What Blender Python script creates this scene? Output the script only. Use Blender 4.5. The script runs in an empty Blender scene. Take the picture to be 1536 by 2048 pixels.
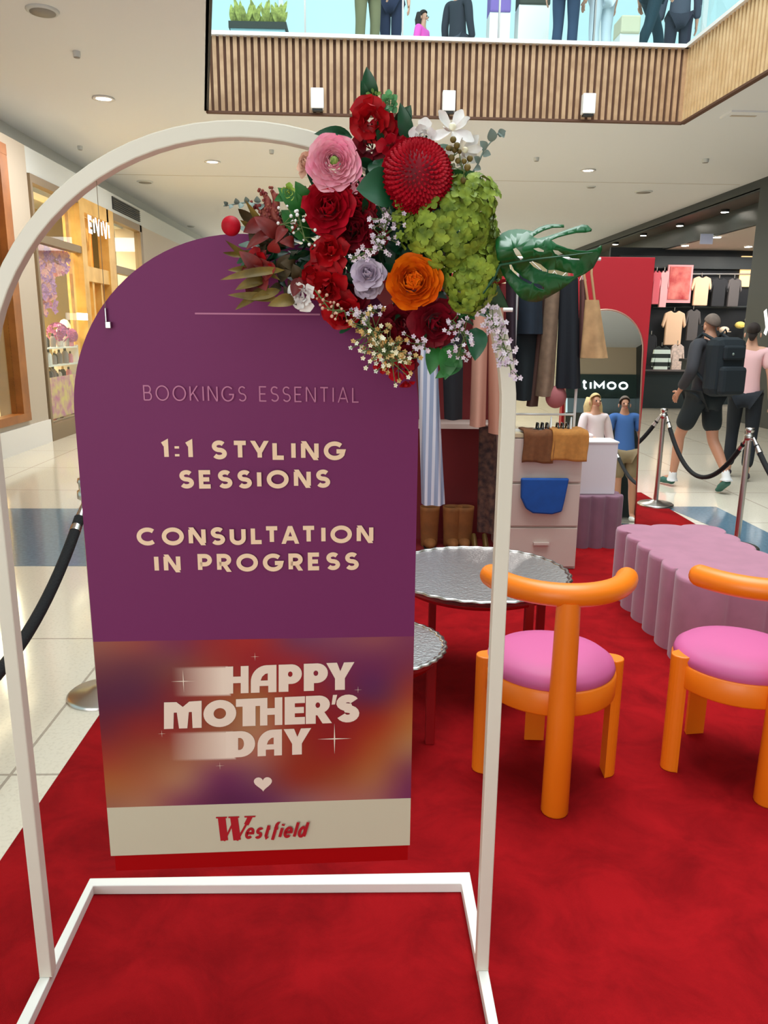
import bpy, bmesh, math, random
from mathutils import Vector, Matrix
random.seed(7)
SC = bpy.context.scene
COL = SC.collection
PI = math.pi
R = math.radians

# ------------------------------------------------------------ camera
FPX = 1538.0
CAM = Vector((0, 0, 1.5))
YAW, PITCH, ROLL = math.atan(48 / 1538), R(13.3), R(0.6)
_f = Vector((math.sin(YAW) * math.cos(PITCH), math.cos(YAW) * math.cos(PITCH), -math.sin(PITCH)))
_r = Vector((math.cos(YAW), -math.sin(YAW), 0))
_u = _r.cross(_f)
_r2 = _r * math.cos(ROLL) + _u * math.sin(ROLL)
_u2 = _u * math.cos(ROLL) - _r * math.sin(ROLL)
cd = bpy.data.cameras.new('camera')
cam = bpy.data.objects.new('camera', cd)
COL.objects.link(cam)
m = Matrix((_r2, _u2, -_f)).transposed().to_4x4()
m.translation = CAM
cam.matrix_world = m
cd.lens = FPX / 2048 * 36
cd.sensor_width = 36
cd.clip_start = 0.02
cd.clip_end = 200
SC.camera = cam
SC.view_settings.view_transform = 'Standard'
SC.view_settings.look = 'None'
SC.view_settings.gamma = 1
SC.view_settings.use_curve_mapping = False
SC.view_settings.exposure = 0.30

def ray(x, y):
    return _f + _r2 * ((x - 768) / FPX) - _u2 * ((y - 1024) / FPX)
def P(x, y, Y):
    d = ray(x, y); return CAM + d * (Y / d.y)
def PZ(x, y, z=0.0):
    d = ray(x, y); return CAM + d * ((z - CAM.z) / d.z)
def PX(x, y, X):
    d = ray(x, y); return CAM + d * (X / d.x)

# ------------------------------------------------------------ world and big lights
w = bpy.data.worlds.new('daylight'); SC.world = w
w.use_nodes = True
bg = w.node_tree.nodes['Background']
bg.inputs[0].default_value = (0.66, 0.90, 0.93, 1)
bg.inputs[1].default_value = 0.80

def area(name, loc, rot, sx, sy, power, col=(1, 1, 1), shape='RECTANGLE', parent=None, spread=180):
    l = bpy.data.lights.new(name, 'AREA')
    l.shape = shape; l.size = sx; l.size_y = sy; l.energy = power; l.color = col
    l.spread = R(spread)
    o = bpy.data.objects.new(name, l); COL.objects.link(o)
    o.location = loc; o.rotation_euler = rot
    if parent: o.parent = parent
    return o
# roof light over the atrium void, unseen fill light added behind the photographer, shop lighting
area('atrium_skylight', (1.0, 3.6, 11.0), (0, 0, 0), 7, 9, 1350, (0.93, 0.97, 1.0))
area('rear_fill_light', (-4.5, -7.5, 2.2), (R(-90), 0, R(180)), 7, 3.5, 280, (0.98, 0.98, 1))
area('left_shop_light', (-5.6, 12.4, 3.5), (0, 0, 0), 2.0, 5.0, 420, (1, 0.82, 0.52))
area('left_window_light', (-4.9, 8.8, 3.4), (0, 0, 0), 1.0, 2.0, 60, (1, 0.72, 0.42))
area('right_shop_light', (9.0, 17.2, 3.4), (0, 0, 0), 3.0, 2.6, 120, (1, 0.93, 0.88))
area('far_end_light', (0.5, 24.5, 3.9), (0, 0, 0), 8.0, 4.0, 300, (0.96, 0.98, 1))

# ------------------------------------------------------------ materials
def mat(name, col, rough=0.5, metal=0.0, noise=0.0, nscale=20.0, bump=0.0, bscale=60.0, emit=None, estr=0.0,
        col2=None, spec=0.5, sheen=0.0, trans=0.0, sss=0.0):
    m = bpy.data.materials.new(name); m.use_nodes = True
    nt = m.node_tree; b = nt.nodes['Principled BSDF']
    b.inputs['Base Color'].default_value = (*col, 1)
    b.inputs['Roughness'].default_value = rough
    b.inputs['Metallic'].default_value = metal
    b.inputs['Specular IOR Level'].default_value = spec
    if sheen: b.inputs['Sheen Weight'].default_value = sheen
    if trans: b.inputs['Transmission Weight'].default_value = trans
    if emit:
        b.inputs['Emission Color'].default_value = (*emit, 1)
        b.inputs['Emission Strength'].default_value = estr
    tc = nt.nodes.new('ShaderNodeTexCoord')
    if noise or col2:
        n = nt.nodes.new('ShaderNodeTexNoise'); n.inputs['Scale'].default_value = nscale
        n.inputs['Detail'].default_value = 4
        nt.links.new(tc.outputs['Object'], n.inputs['Vector'])
        rp = nt.nodes.new('ShaderNodeValToRGB')
        c2 = col2 if col2 else tuple(min(1, c * (1 + noise)) for c in col)
        c1 = col if col2 else tuple(c * (1 - noise) for c in col)
        rp.color_ramp.elements[0].position = 0.35; rp.color_ramp.elements[1].position = 0.65
        rp.color_ramp.elements[0].color = (*c1, 1); rp.color_ramp.elements[1].color = (*c2, 1)
        nt.links.new(n.outputs['Fac'], rp.inputs['Fac'])
        nt.links.new(rp.outputs['Color'], b.inputs['Base Color'])
    if bump:
        n = nt.nodes.new('ShaderNodeTexNoise'); n.inputs['Scale'].default_value = bscale
        n.inputs['Detail'].default_value = 3
        nt.links.new(tc.outputs['Object'], n.inputs['Vector'])
        bp = nt.nodes.new('ShaderNodeBump'); bp.inputs['Strength'].default_value = bump
        bp.inputs['Distance'].default_value = 0.01
        nt.links.new(n.outputs['Fac'], bp.inputs['Height'])
        nt.links.new(bp.outputs['Normal'], b.inputs['Normal'])
    return m

def glass_mat(name, tint=(0.93, 0.98, 0.98), gloss=0.10):
    m = bpy.data.materials.new(name); m.use_nodes = True
    nt = m.node_tree; nt.nodes.clear()
    o = nt.nodes.new('ShaderNodeOutputMaterial'); mx = nt.nodes.new('ShaderNodeMixShader')
    t = nt.nodes.new('ShaderNodeBsdfTransparent'); g = nt.nodes.new('ShaderNodeBsdfGlossy')
    fr = nt.nodes.new('ShaderNodeFresnel'); fr.inputs['IOR'].default_value = 1.35
    t.inputs['Color'].default_value = (*tint, 1); g.inputs['Roughness'].default_value = 0.02
    ge = nt.nodes.new('ShaderNodeNewGeometry'); mu = nt.nodes.new('ShaderNodeMath'); mu.operation = 'MULTIPLY'
    iv = nt.nodes.new('ShaderNodeMath'); iv.operation = 'SUBTRACT'; iv.inputs[0].default_value = 1.0
    nt.links.new(ge.outputs['Backfacing'], iv.inputs[1]); nt.links.new(iv.outputs[0], mu.inputs[1])
    nt.links.new(fr.outputs[0], mu.inputs[0]); nt.links.new(mu.outputs[0], mx.inputs[0])
    nt.links.new(t.outputs[0], mx.inputs[1]); nt.links.new(g.outputs[0], mx.inputs[2])
    nt.links.new(mx.outputs[0], o.inputs[0])
    return m

def srgb(r, g, b):
    f = lambda c: (c / 255 / 12.92) if c <= 10 else ((c / 255 + 0.055) / 1.055) ** 2.4
    return (f(r), f(g), f(b))

M = {}
M['cream'] = mat('cream_powder_coat', srgb(226, 216, 200), 0.38)
M['board'] = mat('plum_board_print', srgb(114, 34, 88), 0.5, spec=0.25)
M['letter'] = mat('peach_vinyl', srgb(244, 206, 172), 0.5)
M['letter_mauve'] = mat('mauve_vinyl', srgb(184, 108, 142), 0.5)
M['letter_white'] = mat('ivory_vinyl', srgb(238, 214, 196), 0.5)
M['strip'] = mat('stone_strip', srgb(206, 196, 170), 0.5)
M['redstrip'] = mat('dark_red_strip', srgb(168, 2, 6), 0.7, spec=0.1)
M['logo'] = mat('logo_red', srgb(176, 12, 28), 0.45)
M['steel'] = mat('brushed_steel', (0.55, 0.52, 0.49), 0.28, 1.0)
M['tray'] = mat('hammered_tray', (0.70, 0.67, 0.66), 0.34, 1.0, bump=0.3, bscale=90)
M['black'] = mat('black', srgb(18, 18, 20), 0.6)
M['rope'] = mat('black_velvet_rope', srgb(10, 10, 12), 0.85, bump=0.4, bscale=160)
M['orange'] = mat('orange_lacquer', srgb(244, 126, 18), 0.38, noise=0.03, nscale=3)
M['pinkseat'] = mat('pink_vinyl_seat', srgb(200, 92, 144), 0.55)
M['velvet'] = mat('mauve_velvet', srgb(168, 108, 130), 0.9, noise=0.06, nscale=9, sheen=0.3)
M['velvet2'] = mat('plum_velvet', srgb(128, 88, 106), 0.9, noise=0.06, nscale=9, sheen=0.2)
M['redleg'] = mat('red_lacquer_leg', srgb(150, 14, 20), 0.4)
M['redwall'] = mat('red_partition_paint', srgb(196, 34, 48), 0.5)
M['redshade'] = mat('shaded_red_panel', srgb(120, 22, 26), 0.6)  # darker partition red, the shade inside the bay put into the colour
M['blush'] = mat('blush_laminate', srgb(206, 184, 172), 0.5)
M['white'] = mat('white_paint', srgb(236, 234, 230), 0.5)
M['ceil'] = mat('ceiling_paint', srgb(228, 230, 232), 0.85)
M['mirror'] = mat('mirror_silver', (0.94, 0.93, 0.90), 0.0, 1.0)
M['skin'] = mat('skin', srgb(214, 160, 132), 0.55)
M['skin2'] = mat('skin_tan', srgb(190, 136, 108), 0.55)
M['glass'] = glass_mat('clear_glass')
M['lamp'] = mat('lit_lamp', (1, 1, 1), 0.5, emit=(1, 0.93, 0.80), estr=9)
M['lampc'] = mat('lit_sign', (1, 1, 1), 0.5, emit=(0.86, 0.95, 1), estr=1.6)
M['leaf'] = mat('leaf_green', srgb(40, 104, 40), 0.5, noise=0.25, nscale=30)
M['leafd'] = mat('leaf_deep_green', srgb(22, 74, 44), 0.42, noise=0.15, nscale=20)
M['leafb'] = mat('leaf_bronze', srgb(120, 96, 38), 0.55, noise=0.35, nscale=25)
M['leafr'] = mat('leaf_red', srgb(120, 26, 22), 0.55, noise=0.4, nscale=25)
M['leafg'] = mat('leaf_eucalyptus', srgb(118, 132, 124), 0.6, noise=0.15, nscale=30)
M['stem'] = mat('stem_green', srgb(88, 104, 52), 0.6)

# ------------------------------------------------------------ mesh builder
class MB:
    def __init__(s): s.v = []; s.f = []; s.sm = []
    def add(s, vs, fs, smooth=False):
        k = len(s.v); s.v += [Vector(v) for v in vs]
        for f in fs: s.f.append([i + k for i in f]); s.sm.append(smooth)
        return s
    def box(s, c, d, rot=None):
        c = Vector(c); h = Vector(d) / 2
        vs = [Vector((x * h.x, y * h.y, z * h.z)) for x in (-1, 1) for y in (-1, 1) for z in (-1, 1)]
        if rot is not None:
            vs = [rot @ v for v in vs]
        vs = [v + c for v in vs]
        return s.add(vs, [(0, 1, 3, 2), (4, 6, 7, 5), (0, 4, 5, 1), (2, 3, 7, 6), (0, 2, 6, 4), (1, 5, 7, 3)])
    def bb(s, x0, x1, y0, y1, z0, z1):
        return s.box(((x0 + x1) / 2, (y0 + y1) / 2, (z0 + z1) / 2), (abs(x1 - x0), abs(y1 - y0), abs(z1 - z0)))
    def tube(s, pts, rad, n=10, closed=False, caps=True, sq=False, up=None):
        pts = [Vector(p) for p in pts]; N = len(pts)
        if not hasattr(rad, '__len__'): rad = [rad] * N
        rings = []; prev = None
        for i, p in enumerate(pts):
            if closed: t = pts[(i + 1) % N] - pts[i - 1]
            elif i == 0: t = pts[1] - pts[0]
            elif i == N - 1: t = pts[-1] - pts[-2]
            else: t = (pts[i + 1] - p).normalized() + (p - pts[i - 1]).normalized()
            t.normalize()
            if up is not None: a = Vector(up)
            elif prev is None: a = Vector((0, 0, 1)) if abs(t.z) < 0.9 else Vector((1, 0, 0))
            else: a = prev
            b = t.cross(a)
            if b.length < 1e-6: b = t.orthogonal()
            b.normalize(); a = b.cross(t).normalized(); prev = a
            sc = 1.0
            if 0 < i < N - 1 or closed:
                d = (pts[(i + 1) % N] - p).normalized()
                sc = 1 / max(0.5, abs(d.dot(t)))
            if sq:
                r = rad[i]; ring = []
                for (x, y) in ((-1, -1), (1, -1), (1, 1), (-1, 1)):
                    ring.append(p + b * (x * r * sc) + a * (y * r * (1 if up is not None else sc)))
            else:
                ring = [p + (b * math.cos(q) + a * math.sin(q)) * rad[i] for q in (2 * PI * k / n for k in range(n))]
            rings.append(ring)
        n = len(rings[0]); vs = [v for r_ in rings for v in r_]; fs = []
        L = N if closed else N - 1
        for i in range(L):
            for k in range(n):
                a0 = i * n + k; a1 = i * n + (k + 1) % n
                b0 = ((i + 1) % N) * n + k; b1 = ((i + 1) % N) * n + (k + 1) % n
                fs.append((a0, a1, b1, b0))
        s.add(vs, fs, not sq)
        if caps and not closed:
            s.add(rings[0], [tuple(range(n))[::-1]]); s.add(rings[-1], [tuple(range(n))])
        return s
    def lathe(s, prof, c=(0, 0, 0), n=24, smooth=True, sx=1, sy=1):
        c = Vector(c); vs = []; fs = []
        for (r, z) in prof:
            for k in range(n):
                q = 2 * PI * k / n; vs.append(c + Vector((r * math.cos(q) * sx, r * math.sin(q) * sy, z)))
        for i in range(len(prof) - 1):
            for k in range(n):
                fs.append((i * n + k, i * n + (k + 1) % n, (i + 1) * n + (k + 1) % n, (i + 1) * n + k))
        s.add(vs, fs, smooth)
        if prof[0][0] > 1e-4: s.add(vs[:n], [tuple(range(n))[::-1]])
        if prof[-1][0] > 1e-4: s.add(vs[-n:], [tuple(range(n))])
        return s
    def ball(s, c, r, sc=(1, 1, 1), n=12, m=8, rot=None):
        c = Vector(c); vs = []; fs = []
        for i in range(m + 1):
            a = PI * i / m
            for k in range(n):
                q = 2 * PI * k / n
                v = Vector((math.sin(a) * math.cos(q) * sc[0], math.sin(a) * math.sin(q) * sc[1], math.cos(a) * sc[2])) * r
                if rot is not None: v = rot @ v
                vs.append(c + v)
        for i in range(m):
            for k in range(n):
                fs.append((i * n + k, (i + 1) * n + k, (i + 1) * n + (k + 1) % n, i * n + (k + 1) % n))
        return s.add(vs, fs, True)
    def grid(s, fn, nu, nv, smooth=True, wrap=False):
        vs = [fn(i / nu, j / nv) for j in range(nv + 1) for i in range(nu + (0 if wrap else 1))]
        w_ = nu if wrap else nu + 1; fs = []
        for j in range(nv):
            for i in range(nu):
                i2 = (i + 1) % w_
                fs.append((j * w_ + i, j * w_ + i2, (j + 1) * w_ + i2, (j + 1) * w_ + i))
        return s.add(vs, fs, smooth)
    def prism(s, poly, ax, d0, d1):
        # poly in the plane across axis ax ('x','y','z'), extruded from d0 to d1
        def mk(a, b, d):
            return {'x': (d, a, b), 'y': (a, d, b), 'z': (a, b, d)}[ax]
        n = len(poly)
        vs = [mk(a, b, d0) for a, b in poly] + [mk(a, b, d1) for a, b in poly]
        fs = [tuple(range(n))[::-1], tuple(range(n, 2 * n))] + [(i, (i + 1) % n, n + (i + 1) % n, n + i) for i in range(n)]
        return s.add(vs, fs)
    def build(s, name, m, parent=None, bevel=0.0, solid=0.0, sub=0, local=False, kind=None, recalc=True, merge=False):
        me = bpy.data.meshes.new(name)
        off = Vector((0, 0, 0))
        if parent is not None:
            if not local:
                q = parent
                while q is not None: off += q.location; q = q.parent
        elif s.v and not local:
            xs = [v.x for v in s.v]; ys = [v.y for v in s.v]; zs = [v.z for v in s.v]
            off = Vector(((min(xs) + max(xs)) / 2, (min(ys) + max(ys)) / 2, min(zs)))
        me.from_pydata([v - off for v in s.v], [], s.f)
        for p, q in zip(me.polygons, s.sm): p.use_smooth = q
        if recalc or merge:
            b = bmesh.new(); b.from_mesh(me)
            if merge: bmesh.ops.remove_doubles(b, verts=b.verts, dist=1e-5)
            if recalc: bmesh.ops.recalc_face_normals(b, faces=b.faces)
            b.to_mesh(me); b.free()
        me.materials.append(m)
        o = bpy.data.objects.new(name, me); COL.objects.link(o)
        if parent is not None: o.parent = parent
        elif not local: o.location = off
        if bevel:
            md = o.modifiers.new('bevel', 'BEVEL'); md.width = bevel; md.segments = 2; md.limit_method = 'ANGLE'
        if solid:
            md = o.modifiers.new('solid', 'SOLIDIFY'); md.thickness = solid; md.offset = 0
        if sub:
            md = o.modifiers.new('sub', 'SUBSURF'); md.levels = sub; md.render_levels = sub
        if kind: o['kind'] = kind
        return o

def tag(o, label, cat, group=None, kind=None):
    o['label'] = label; o['category'] = cat
    if group: o['group'] = group
    if kind: o['kind'] = kind
    return o
def thing(name, label, cat, loc=(0, 0, 0), group=None):
    o = bpy.data.objects.new(name, None); COL.objects.link(o); o.location = loc
    o.empty_display_size = 0.05
    return tag(o, label, cat, group)
def kids(o): return [c for c in bpy.data.objects if c.parent == o]
def copy_tree(o, parent=None):
    c = o.copy(); COL.objects.link(c)
    if parent is not None: c.parent = parent
    for ch in kids(o):
        if ch != c: copy_tree(ch, c)
    return c
# ------------------------------------------------------------ the setting
def struct(mb, name, m, **k): return mb.build(name, m, kind='structure', **k)

def floor_mat():
    m = bpy.data.materials.new('terrazzo_tiles'); m.use_nodes = True
    nt = m.node_tree; b = nt.nodes['Principled BSDF']; L = nt.links
    g = nt.nodes.new('ShaderNodeNewGeometry')
    br = nt.nodes.new('ShaderNodeTexBrick'); br.inputs['Scale'].default_value = 1.0
    br.offset = 0.0
    br.inputs['Brick Width'].default_value = 1.2; br.inputs['Row Height'].default_value = 1.2
    br.inputs['Mortar Size'].default_value = 0.006
    br.inputs['Color1'].default_value = (*srgb(222, 212, 192), 1)
    br.inputs['Color2'].default_value = (*srgb(216, 208, 190), 1)
    br.inputs['Mortar'].default_value = (*srgb(170, 158, 142), 1)
    L.new(g.outputs['Position'], br.inputs['Vector'])
    n = nt.nodes.new('ShaderNodeTexNoise'); n.inputs['Scale'].default_value = 70; n.inputs['Detail'].default_value = 5
    L.new(g.outputs['Position'], n.inputs['Vector'])
    rp = nt.nodes.new('ShaderNodeValToRGB')
    rp.color_ramp.elements[0].position = 0.3; rp.color_ramp.elements[0].color = (0.82, 0.8, 0.78, 1)
    rp.color_ramp.elements[1].position = 0.5; rp.color_ramp.elements[1].color = (1, 1, 1, 1)
    L.new(n.outputs['Fac'], rp.inputs['Fac'])
    mx = nt.nodes.new('ShaderNodeMixRGB'); mx.blend_type = 'MULTIPLY'; mx.inputs[0].default_value = 0.6
    L.new(br.outputs['Color'], mx.inputs[1]); L.new(rp.outputs['Color'], mx.inputs[2])
    L.new(mx.outputs[0], b.inputs['Base Color'])
    b.inputs['Roughness'].default_value = 0.10
    b.inputs['Specular IOR Level'].default_value = 0.6
    return m
M['floor'] = floor_mat()
M['band'] = mat('blue_stone_band', srgb(96, 124, 142), 0.10, noise=0.12, nscale=40, spec=0.7)

def carpet_mat():
    m = bpy.data.materials.new('red_event_carpet'); m.use_nodes = True
    nt = m.node_tree; b = nt.nodes['Principled BSDF']; L = nt.links
    g = nt.nodes.new('ShaderNodeNewGeometry')
    n = nt.nodes.new('ShaderNodeTexNoise'); n.inputs['Scale'].default_value = 4.5; n.inputs['Detail'].default_value = 7
    n.inputs['Roughness'].default_value = 0.65; n.inputs['Distortion'].default_value = 0.6
    L.new(g.outputs['Position'], n.inputs['Vector'])
    rp = nt.nodes.new('ShaderNodeValToRGB'); e = rp.color_ramp.elements
    e[0].position = 0.30; e[0].color = (*srgb(120, 6, 12), 1)
    e[1].position = 0.62; e[1].color = (*srgb(152, 14, 20), 1)
    L.new(n.outputs['Fac'], rp.inputs['Fac'])
    n2 = nt.nodes.new('ShaderNodeTexNoise'); n2.inputs['Scale'].default_value = 420
    L.new(g.outputs['Position'], n2.inputs['Vector'])
    bp = nt.nodes.new('ShaderNodeBump'); bp.inputs['Strength'].default_value = 0.45; bp.inputs['Distance'].default_value = 0.004
    L.new(n2.outputs['Fac'], bp.inputs['Height']); L.new(bp.outputs['Normal'], b.inputs['Normal'])
    L.new(rp.outputs['Color'], b.inputs['Base Color'])
    b.inputs['Roughness'].default_value = 0.95; b.inputs['Specular IOR Level'].default_value = 0.1
    return m
M['carpet'] = carpet_mat()

CZ = 4.0            # mall ceiling height
HOLE = [(-1.837, 9.993), (3.90, 10.10), (4.15, 2.0), (4.15, -3.0), (-1.2, -3.0), (-0.35, 2.6)]
def fill_between(outer, inner, z, name, m, kind='structure', th=0.0):
    b = bmesh.new()
    def ring(p):
        vs = [b.verts.new((x, y, z)) for x, y in p]
        return [b.edges.new((vs[i], vs[(i + 1) % len(vs)])) for i in range(len(vs))]
    es = ring(outer) + ring(inner)
    bmesh.ops.triangle_fill(b, use_beauty=True, use_dissolve=False, edges=es)
    me = bpy.data.meshes.new(name); b.to_mesh(me); b.free(); me.materials.append(m)
    o = bpy.data.objects.new(name, me); COL.objects.link(o); o['kind'] = kind
    if th:
        md = o.modifiers.new('s', 'SOLIDIFY'); md.thickness = th; md.offset = 0
    return o

struct(MB().bb(-9, 14, -12, 30, -0.12, 0.0), 'floor', M['floor'])
# blue stone border running across and then towards the viewer on the right
struct(MB().prism([(-9, 4.80), (-1.06, 4.80), (-1.06, 6.42), (-9, 6.42)], 'z', 0.0005, 0.0025), 'trim_1', M['band'])
struct(MB().prism([(-1.06, 6.55), (-1.06, 6.42), (2.72, 6.42), (2.80, 5.9), (2.83, 2), (3.16, 2), (3.16, 6.58), (-1.06, 6.58)], 'z', 0.0005, 0.0025), 'trim_2', M['band'])
# ceiling with the atrium void
fill_between([(-9, -12), (14, -12), (14, 30), (-9, 30)], HOLE, CZ, 'ceiling', M['ceil'])
# faint control joints in the plasterboard
struct(MB().bb(-4.4, 6.5, 13.98, 14.0, CZ - 0.003, CZ - 0.0005), 'trim_3', mat('joint', srgb(196, 188, 176), 0.9))

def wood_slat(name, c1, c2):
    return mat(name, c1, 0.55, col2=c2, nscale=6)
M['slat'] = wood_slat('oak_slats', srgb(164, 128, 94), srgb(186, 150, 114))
M['slat2'] = wood_slat('oak_slats_lit', srgb(214, 176, 126), srgb(228, 194, 146))  # lighter copy of the oak, brighter light on this side put into its colour
M['slatback'] = mat('slat_backing', srgb(92, 60, 42), 0.8)
def fascia(a, b, z0, z1, name, nslat, mt, inward):
    a = Vector((*a, 0)); b = Vector((*b, 0)); d = (b - a); L = d.length; d.normalize()
    n = Vector((-d.y, d.x, 0))
    if n.dot(Vector(inward)) < 0: n = -n
    rot = Matrix.Rotation(math.atan2(d.y, d.x), 3, 'Z')
    back = MB()
    back.box((a + b) / 2 - n * 0.04 + Vector((0, 0, (z0 + z1) / 2)), (L, 0.05, z1 - z0), rot)
    root = struct(back, name, M['slatback'])
    sl = MB(); p = L / nslat
    for i in range(nslat):
        c = a + d * (p * (i + 0.5)) + Vector((0, 0, (z0 + z1) / 2))
        sl.box(c, (p * 0.56, 0.035, z1 - z0), rot)
    sl.build('slats', mt, root)
    cap = MB(); cap.box((a + b) / 2 + Vector((0, 0, z1 + 0.02)), (L, 0.12, 0.04), rot)
    cap.build('top_rail', M['white'], root)
    lip = MB(); lip.box((a + b) / 2 + Vector((0, 0, z0 - 0.012)), (L, 0.06, 0.024), rot)
    lip.build('edge_trim', M['slatback'], root)
    return root
FZ = 4.80
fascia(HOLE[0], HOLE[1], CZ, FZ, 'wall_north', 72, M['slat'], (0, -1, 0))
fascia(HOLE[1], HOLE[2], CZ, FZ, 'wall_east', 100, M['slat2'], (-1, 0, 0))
# left edge of the void: dark steel trim and plain bulkhead
def slab_edge(a, b, name, mt, z1=FZ):
    a = Vector((*a, 0)); b = Vector((*b, 0)); d = b - a
    rot = Matrix.Rotation(math.atan2(d.y, d.x), 3, 'Z')
    return struct(MB().box((a + b) / 2 + Vector((0, 0, (CZ + z1) / 2)), (d.length, 0.05, z1 - CZ), rot), name, mt)
slab_edge(HOLE[5], HOLE[0], 'trim_4', M['black'], 4.06)
slab_edge(HOLE[4], HOLE[5], 'trim_5', M['white'])
slab_edge(HOLE[3], HOLE[4], 'trim_6', M['white'])
# upper floor beyond the void (seen only above the balustrade foot)
struct(MB().bb(-8, 12, 10.2, 15.5, 4.62, 4.74), 'trim_7', M['white'])
# upper storefront: white framed pale panels
M['pale'] = mat('pale_glass_wall', srgb(206, 234, 236), 0.5)
up = MB().bb(-4.5, 7.5, 15.0, 15.1, 4.74, 7.6)
upw = struct(up, 'wall_upper', M['pale'])
mm = MB()
for x in (-3.2, -1.4, 0.6, 2.4, 4.2, 6.0): mm.bb(x - 0.04, x + 0.04, 14.93, 15.0, 4.74, 7.6)
mm.build('mullions', M['white'], upw)

# glass balustrade on the slatted upstand
def balustrade(a, b, n, label):
    a = Vector((*a, FZ + 0.04)); b = Vector((*b, FZ + 0.04))
    d = (b - a) / n; rot = Matrix.Rotation(math.atan2(d.y, d.x), 3, 'Z')
    root = thing('glass_balustrade', label, 'balustrade', (a + b) / 2)
    for i in range(n):
        c = a + d * (i + 0.5) + Vector((0, 0, 0.5))
        MB().box(c, (d.length - 0.02, 0.014, 1.0), rot).build('glass_panel', M['glass'], root)
        if i: MB().box(a + d * i + Vector((0, 0, 0.5)), (0.02, 0.03, 1.0), rot).build('joint_post', M['steel'], root)
    MB().box((a + b) / 2 + Vector((0, 0, 1.02)), ((b - a).length, 0.06, 0.04), rot).build('handrail', M['steel'], root)
balustrade((-1.8, 10.02), (3.88, 10.12), 5, 'clear glass balustrade above the far slatted timber upstand')
balustrade((3.92, 10.05), (4.17, 2.2), 5, 'clear glass balustrade above the right-hand slatted timber upstand')

# ---- left side: wall plane x = -4.15 with tenancies
WX = -4.15
M['wallL'] = mat('stone_grey_cladding', srgb(190, 178, 162), 0.6)
M['bulk'] = mat('bulkhead_paint', srgb(206, 210, 208), 0.8)
M['oak'] = mat('orange_oak', srgb(138, 78, 28), 0.4, col2=srgb(166, 100, 42), nscale=3)
M['gold'] = mat('golden_timber', srgb(196, 148, 70), 0.4, col2=srgb(222, 178, 100), nscale=3)
M['warm'] = mat('warm_cream_wall', srgb(246, 214, 140), 0.6)
M['brown'] = mat('bronze_frame', srgb(132, 112, 86), 0.5)
lw = MB()
lw.bb(WX - 0.35, WX, 9.76, 10.36, 0, 3.67)       # pier
lw.bb(WX - 0.35, WX, 4.0, 9.76, 3.55, 3.67)
lw.bb(WX - 0.35, WX, 4.0, 9.76, 0, 0.36)
struct(lw, 'wall_left', M['wallL'])
struct(MB().bb(WX - 0.60, WX - 0.35, -12, 30, 3.30, 4.0).bb(WX - 0.6, WX, 10.36, 30, 3.36, 3.67), 'trim_8', M['bulk'])
struct(MB().bb(WX - 0.01, WX + 0.02, 4.0, 10.38, 0, 0.30), 'baseboard_left', M['white'])
struct(MB().bb(-9, WX, 3.9, 4.0, 0, 4.0).bb(-7.2, -7.1, 4, 24, 0, 4.0), 'wall_west', M['warm'])
# first tenancy: big oak framed window
wn = struct(MB().bb(WX - 0.12, WX + 0.03, 9.56, 9.76, 0.36, 3.55).bb(WX - 0.118, WX + 0.034, 6.2, 9.757, 0.363, 0.46)
            .bb(WX - 0.118, WX + 0.034, 6.2, 9.757, 3.43, 3.547).bb(WX - 0.12, WX + 0.03, 6.0, 6.2, 0.36, 3.55), 'window_1', M['oak'])
MB().bb(WX - 0.06, WX - 0.05, 6.2, 9.56, 0.46, 3.43).build('pane', M['glass'], wn)
ob = MB()
ob.bb(WX - 0.55, WX - 0.5, 9.0, 9.5, 0.4, 2.3)
o = MB().bb(WX - 0.75, WX - 0.68, 6.3, 9.74, 0.36, 3.5).build('wall_display', mat('oak_display', srgb(200, 118, 48), 0.5, col2=srgb(150, 78, 26), nscale=2), kind=None)
o['kind'] = 'structure'
o = MB().bb(WX - 0.40, WX - 0.36, 7.5, 9.52, 0.46, 2.25).build('display_screen', M['warm'])
tag(o, 'cream back panel standing low in the oak framed left window', 'panel')
# second tenancy: glazed flower-decked shop
wf = struct(MB().bb(WX - 0.1, WX + 0.02, 10.46, 12.1, 3.26, 3.36).bb(WX - 0.1, WX + 0.02, 10.46, 12.1, 2.56, 2.66)
            .bb(WX - 0.1, WX + 0.02, 10.40, 10.46, 0, 3.36).bb(WX - 0.1, WX + 0.02, 10.46, 12.1, 0.0, 0.22), 'window_2', M['brown'])
MB().bb(WX - 0.05, WX - 0.04, 10.46, 12.1, 0.22, 3.3).build('pane', M['glass'], wf)
wd = struct(MB().bb(WX - 0.14, WX + 0.03, 12.06, 12.26, 0, 3.36).bb(WX - 0.14, WX + 0.03, 13.32, 13.66, 0, 3.36)
            .bb(WX - 0.14, WX + 0.03, 12.26, 13.4, 3.16, 3.36).bb(WX - 0.12, WX + 0.01, 12.26, 13.4, 2.18, 2.40)
            .bb(WX - 0.12, WX - 0.02, 12.55, 12.63, 0, 2.4).bb(WX - 0.12, WX - 0.02, 12.95, 13.02, 0, 2.4), 'door_1', M['gold'])
MB().bb(WX - 0.30, WX - 0.26, 12.26, 13.4, 0, 3.2).build('curtain_panel', mat('ochre_drape', srgb(214, 170, 92), 0.6, noise=0.15, nscale=8), wd)
wg = struct(MB().bb(WX - 0.1, WX + 0.02, 13.66, 15.4, 3.24, 3.36).bb(WX - 0.1, WX + 0.02, 13.66, 15.4, 2.40, 2.52)
            .bb(WX - 0.1, WX + 0.02, 15.3, 15.45, 0, 3.36).bb(WX - 0.1, WX + 0.02, 13.66, 15.4, 0.0, 0.3), 'window_3', M['brown'])
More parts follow.
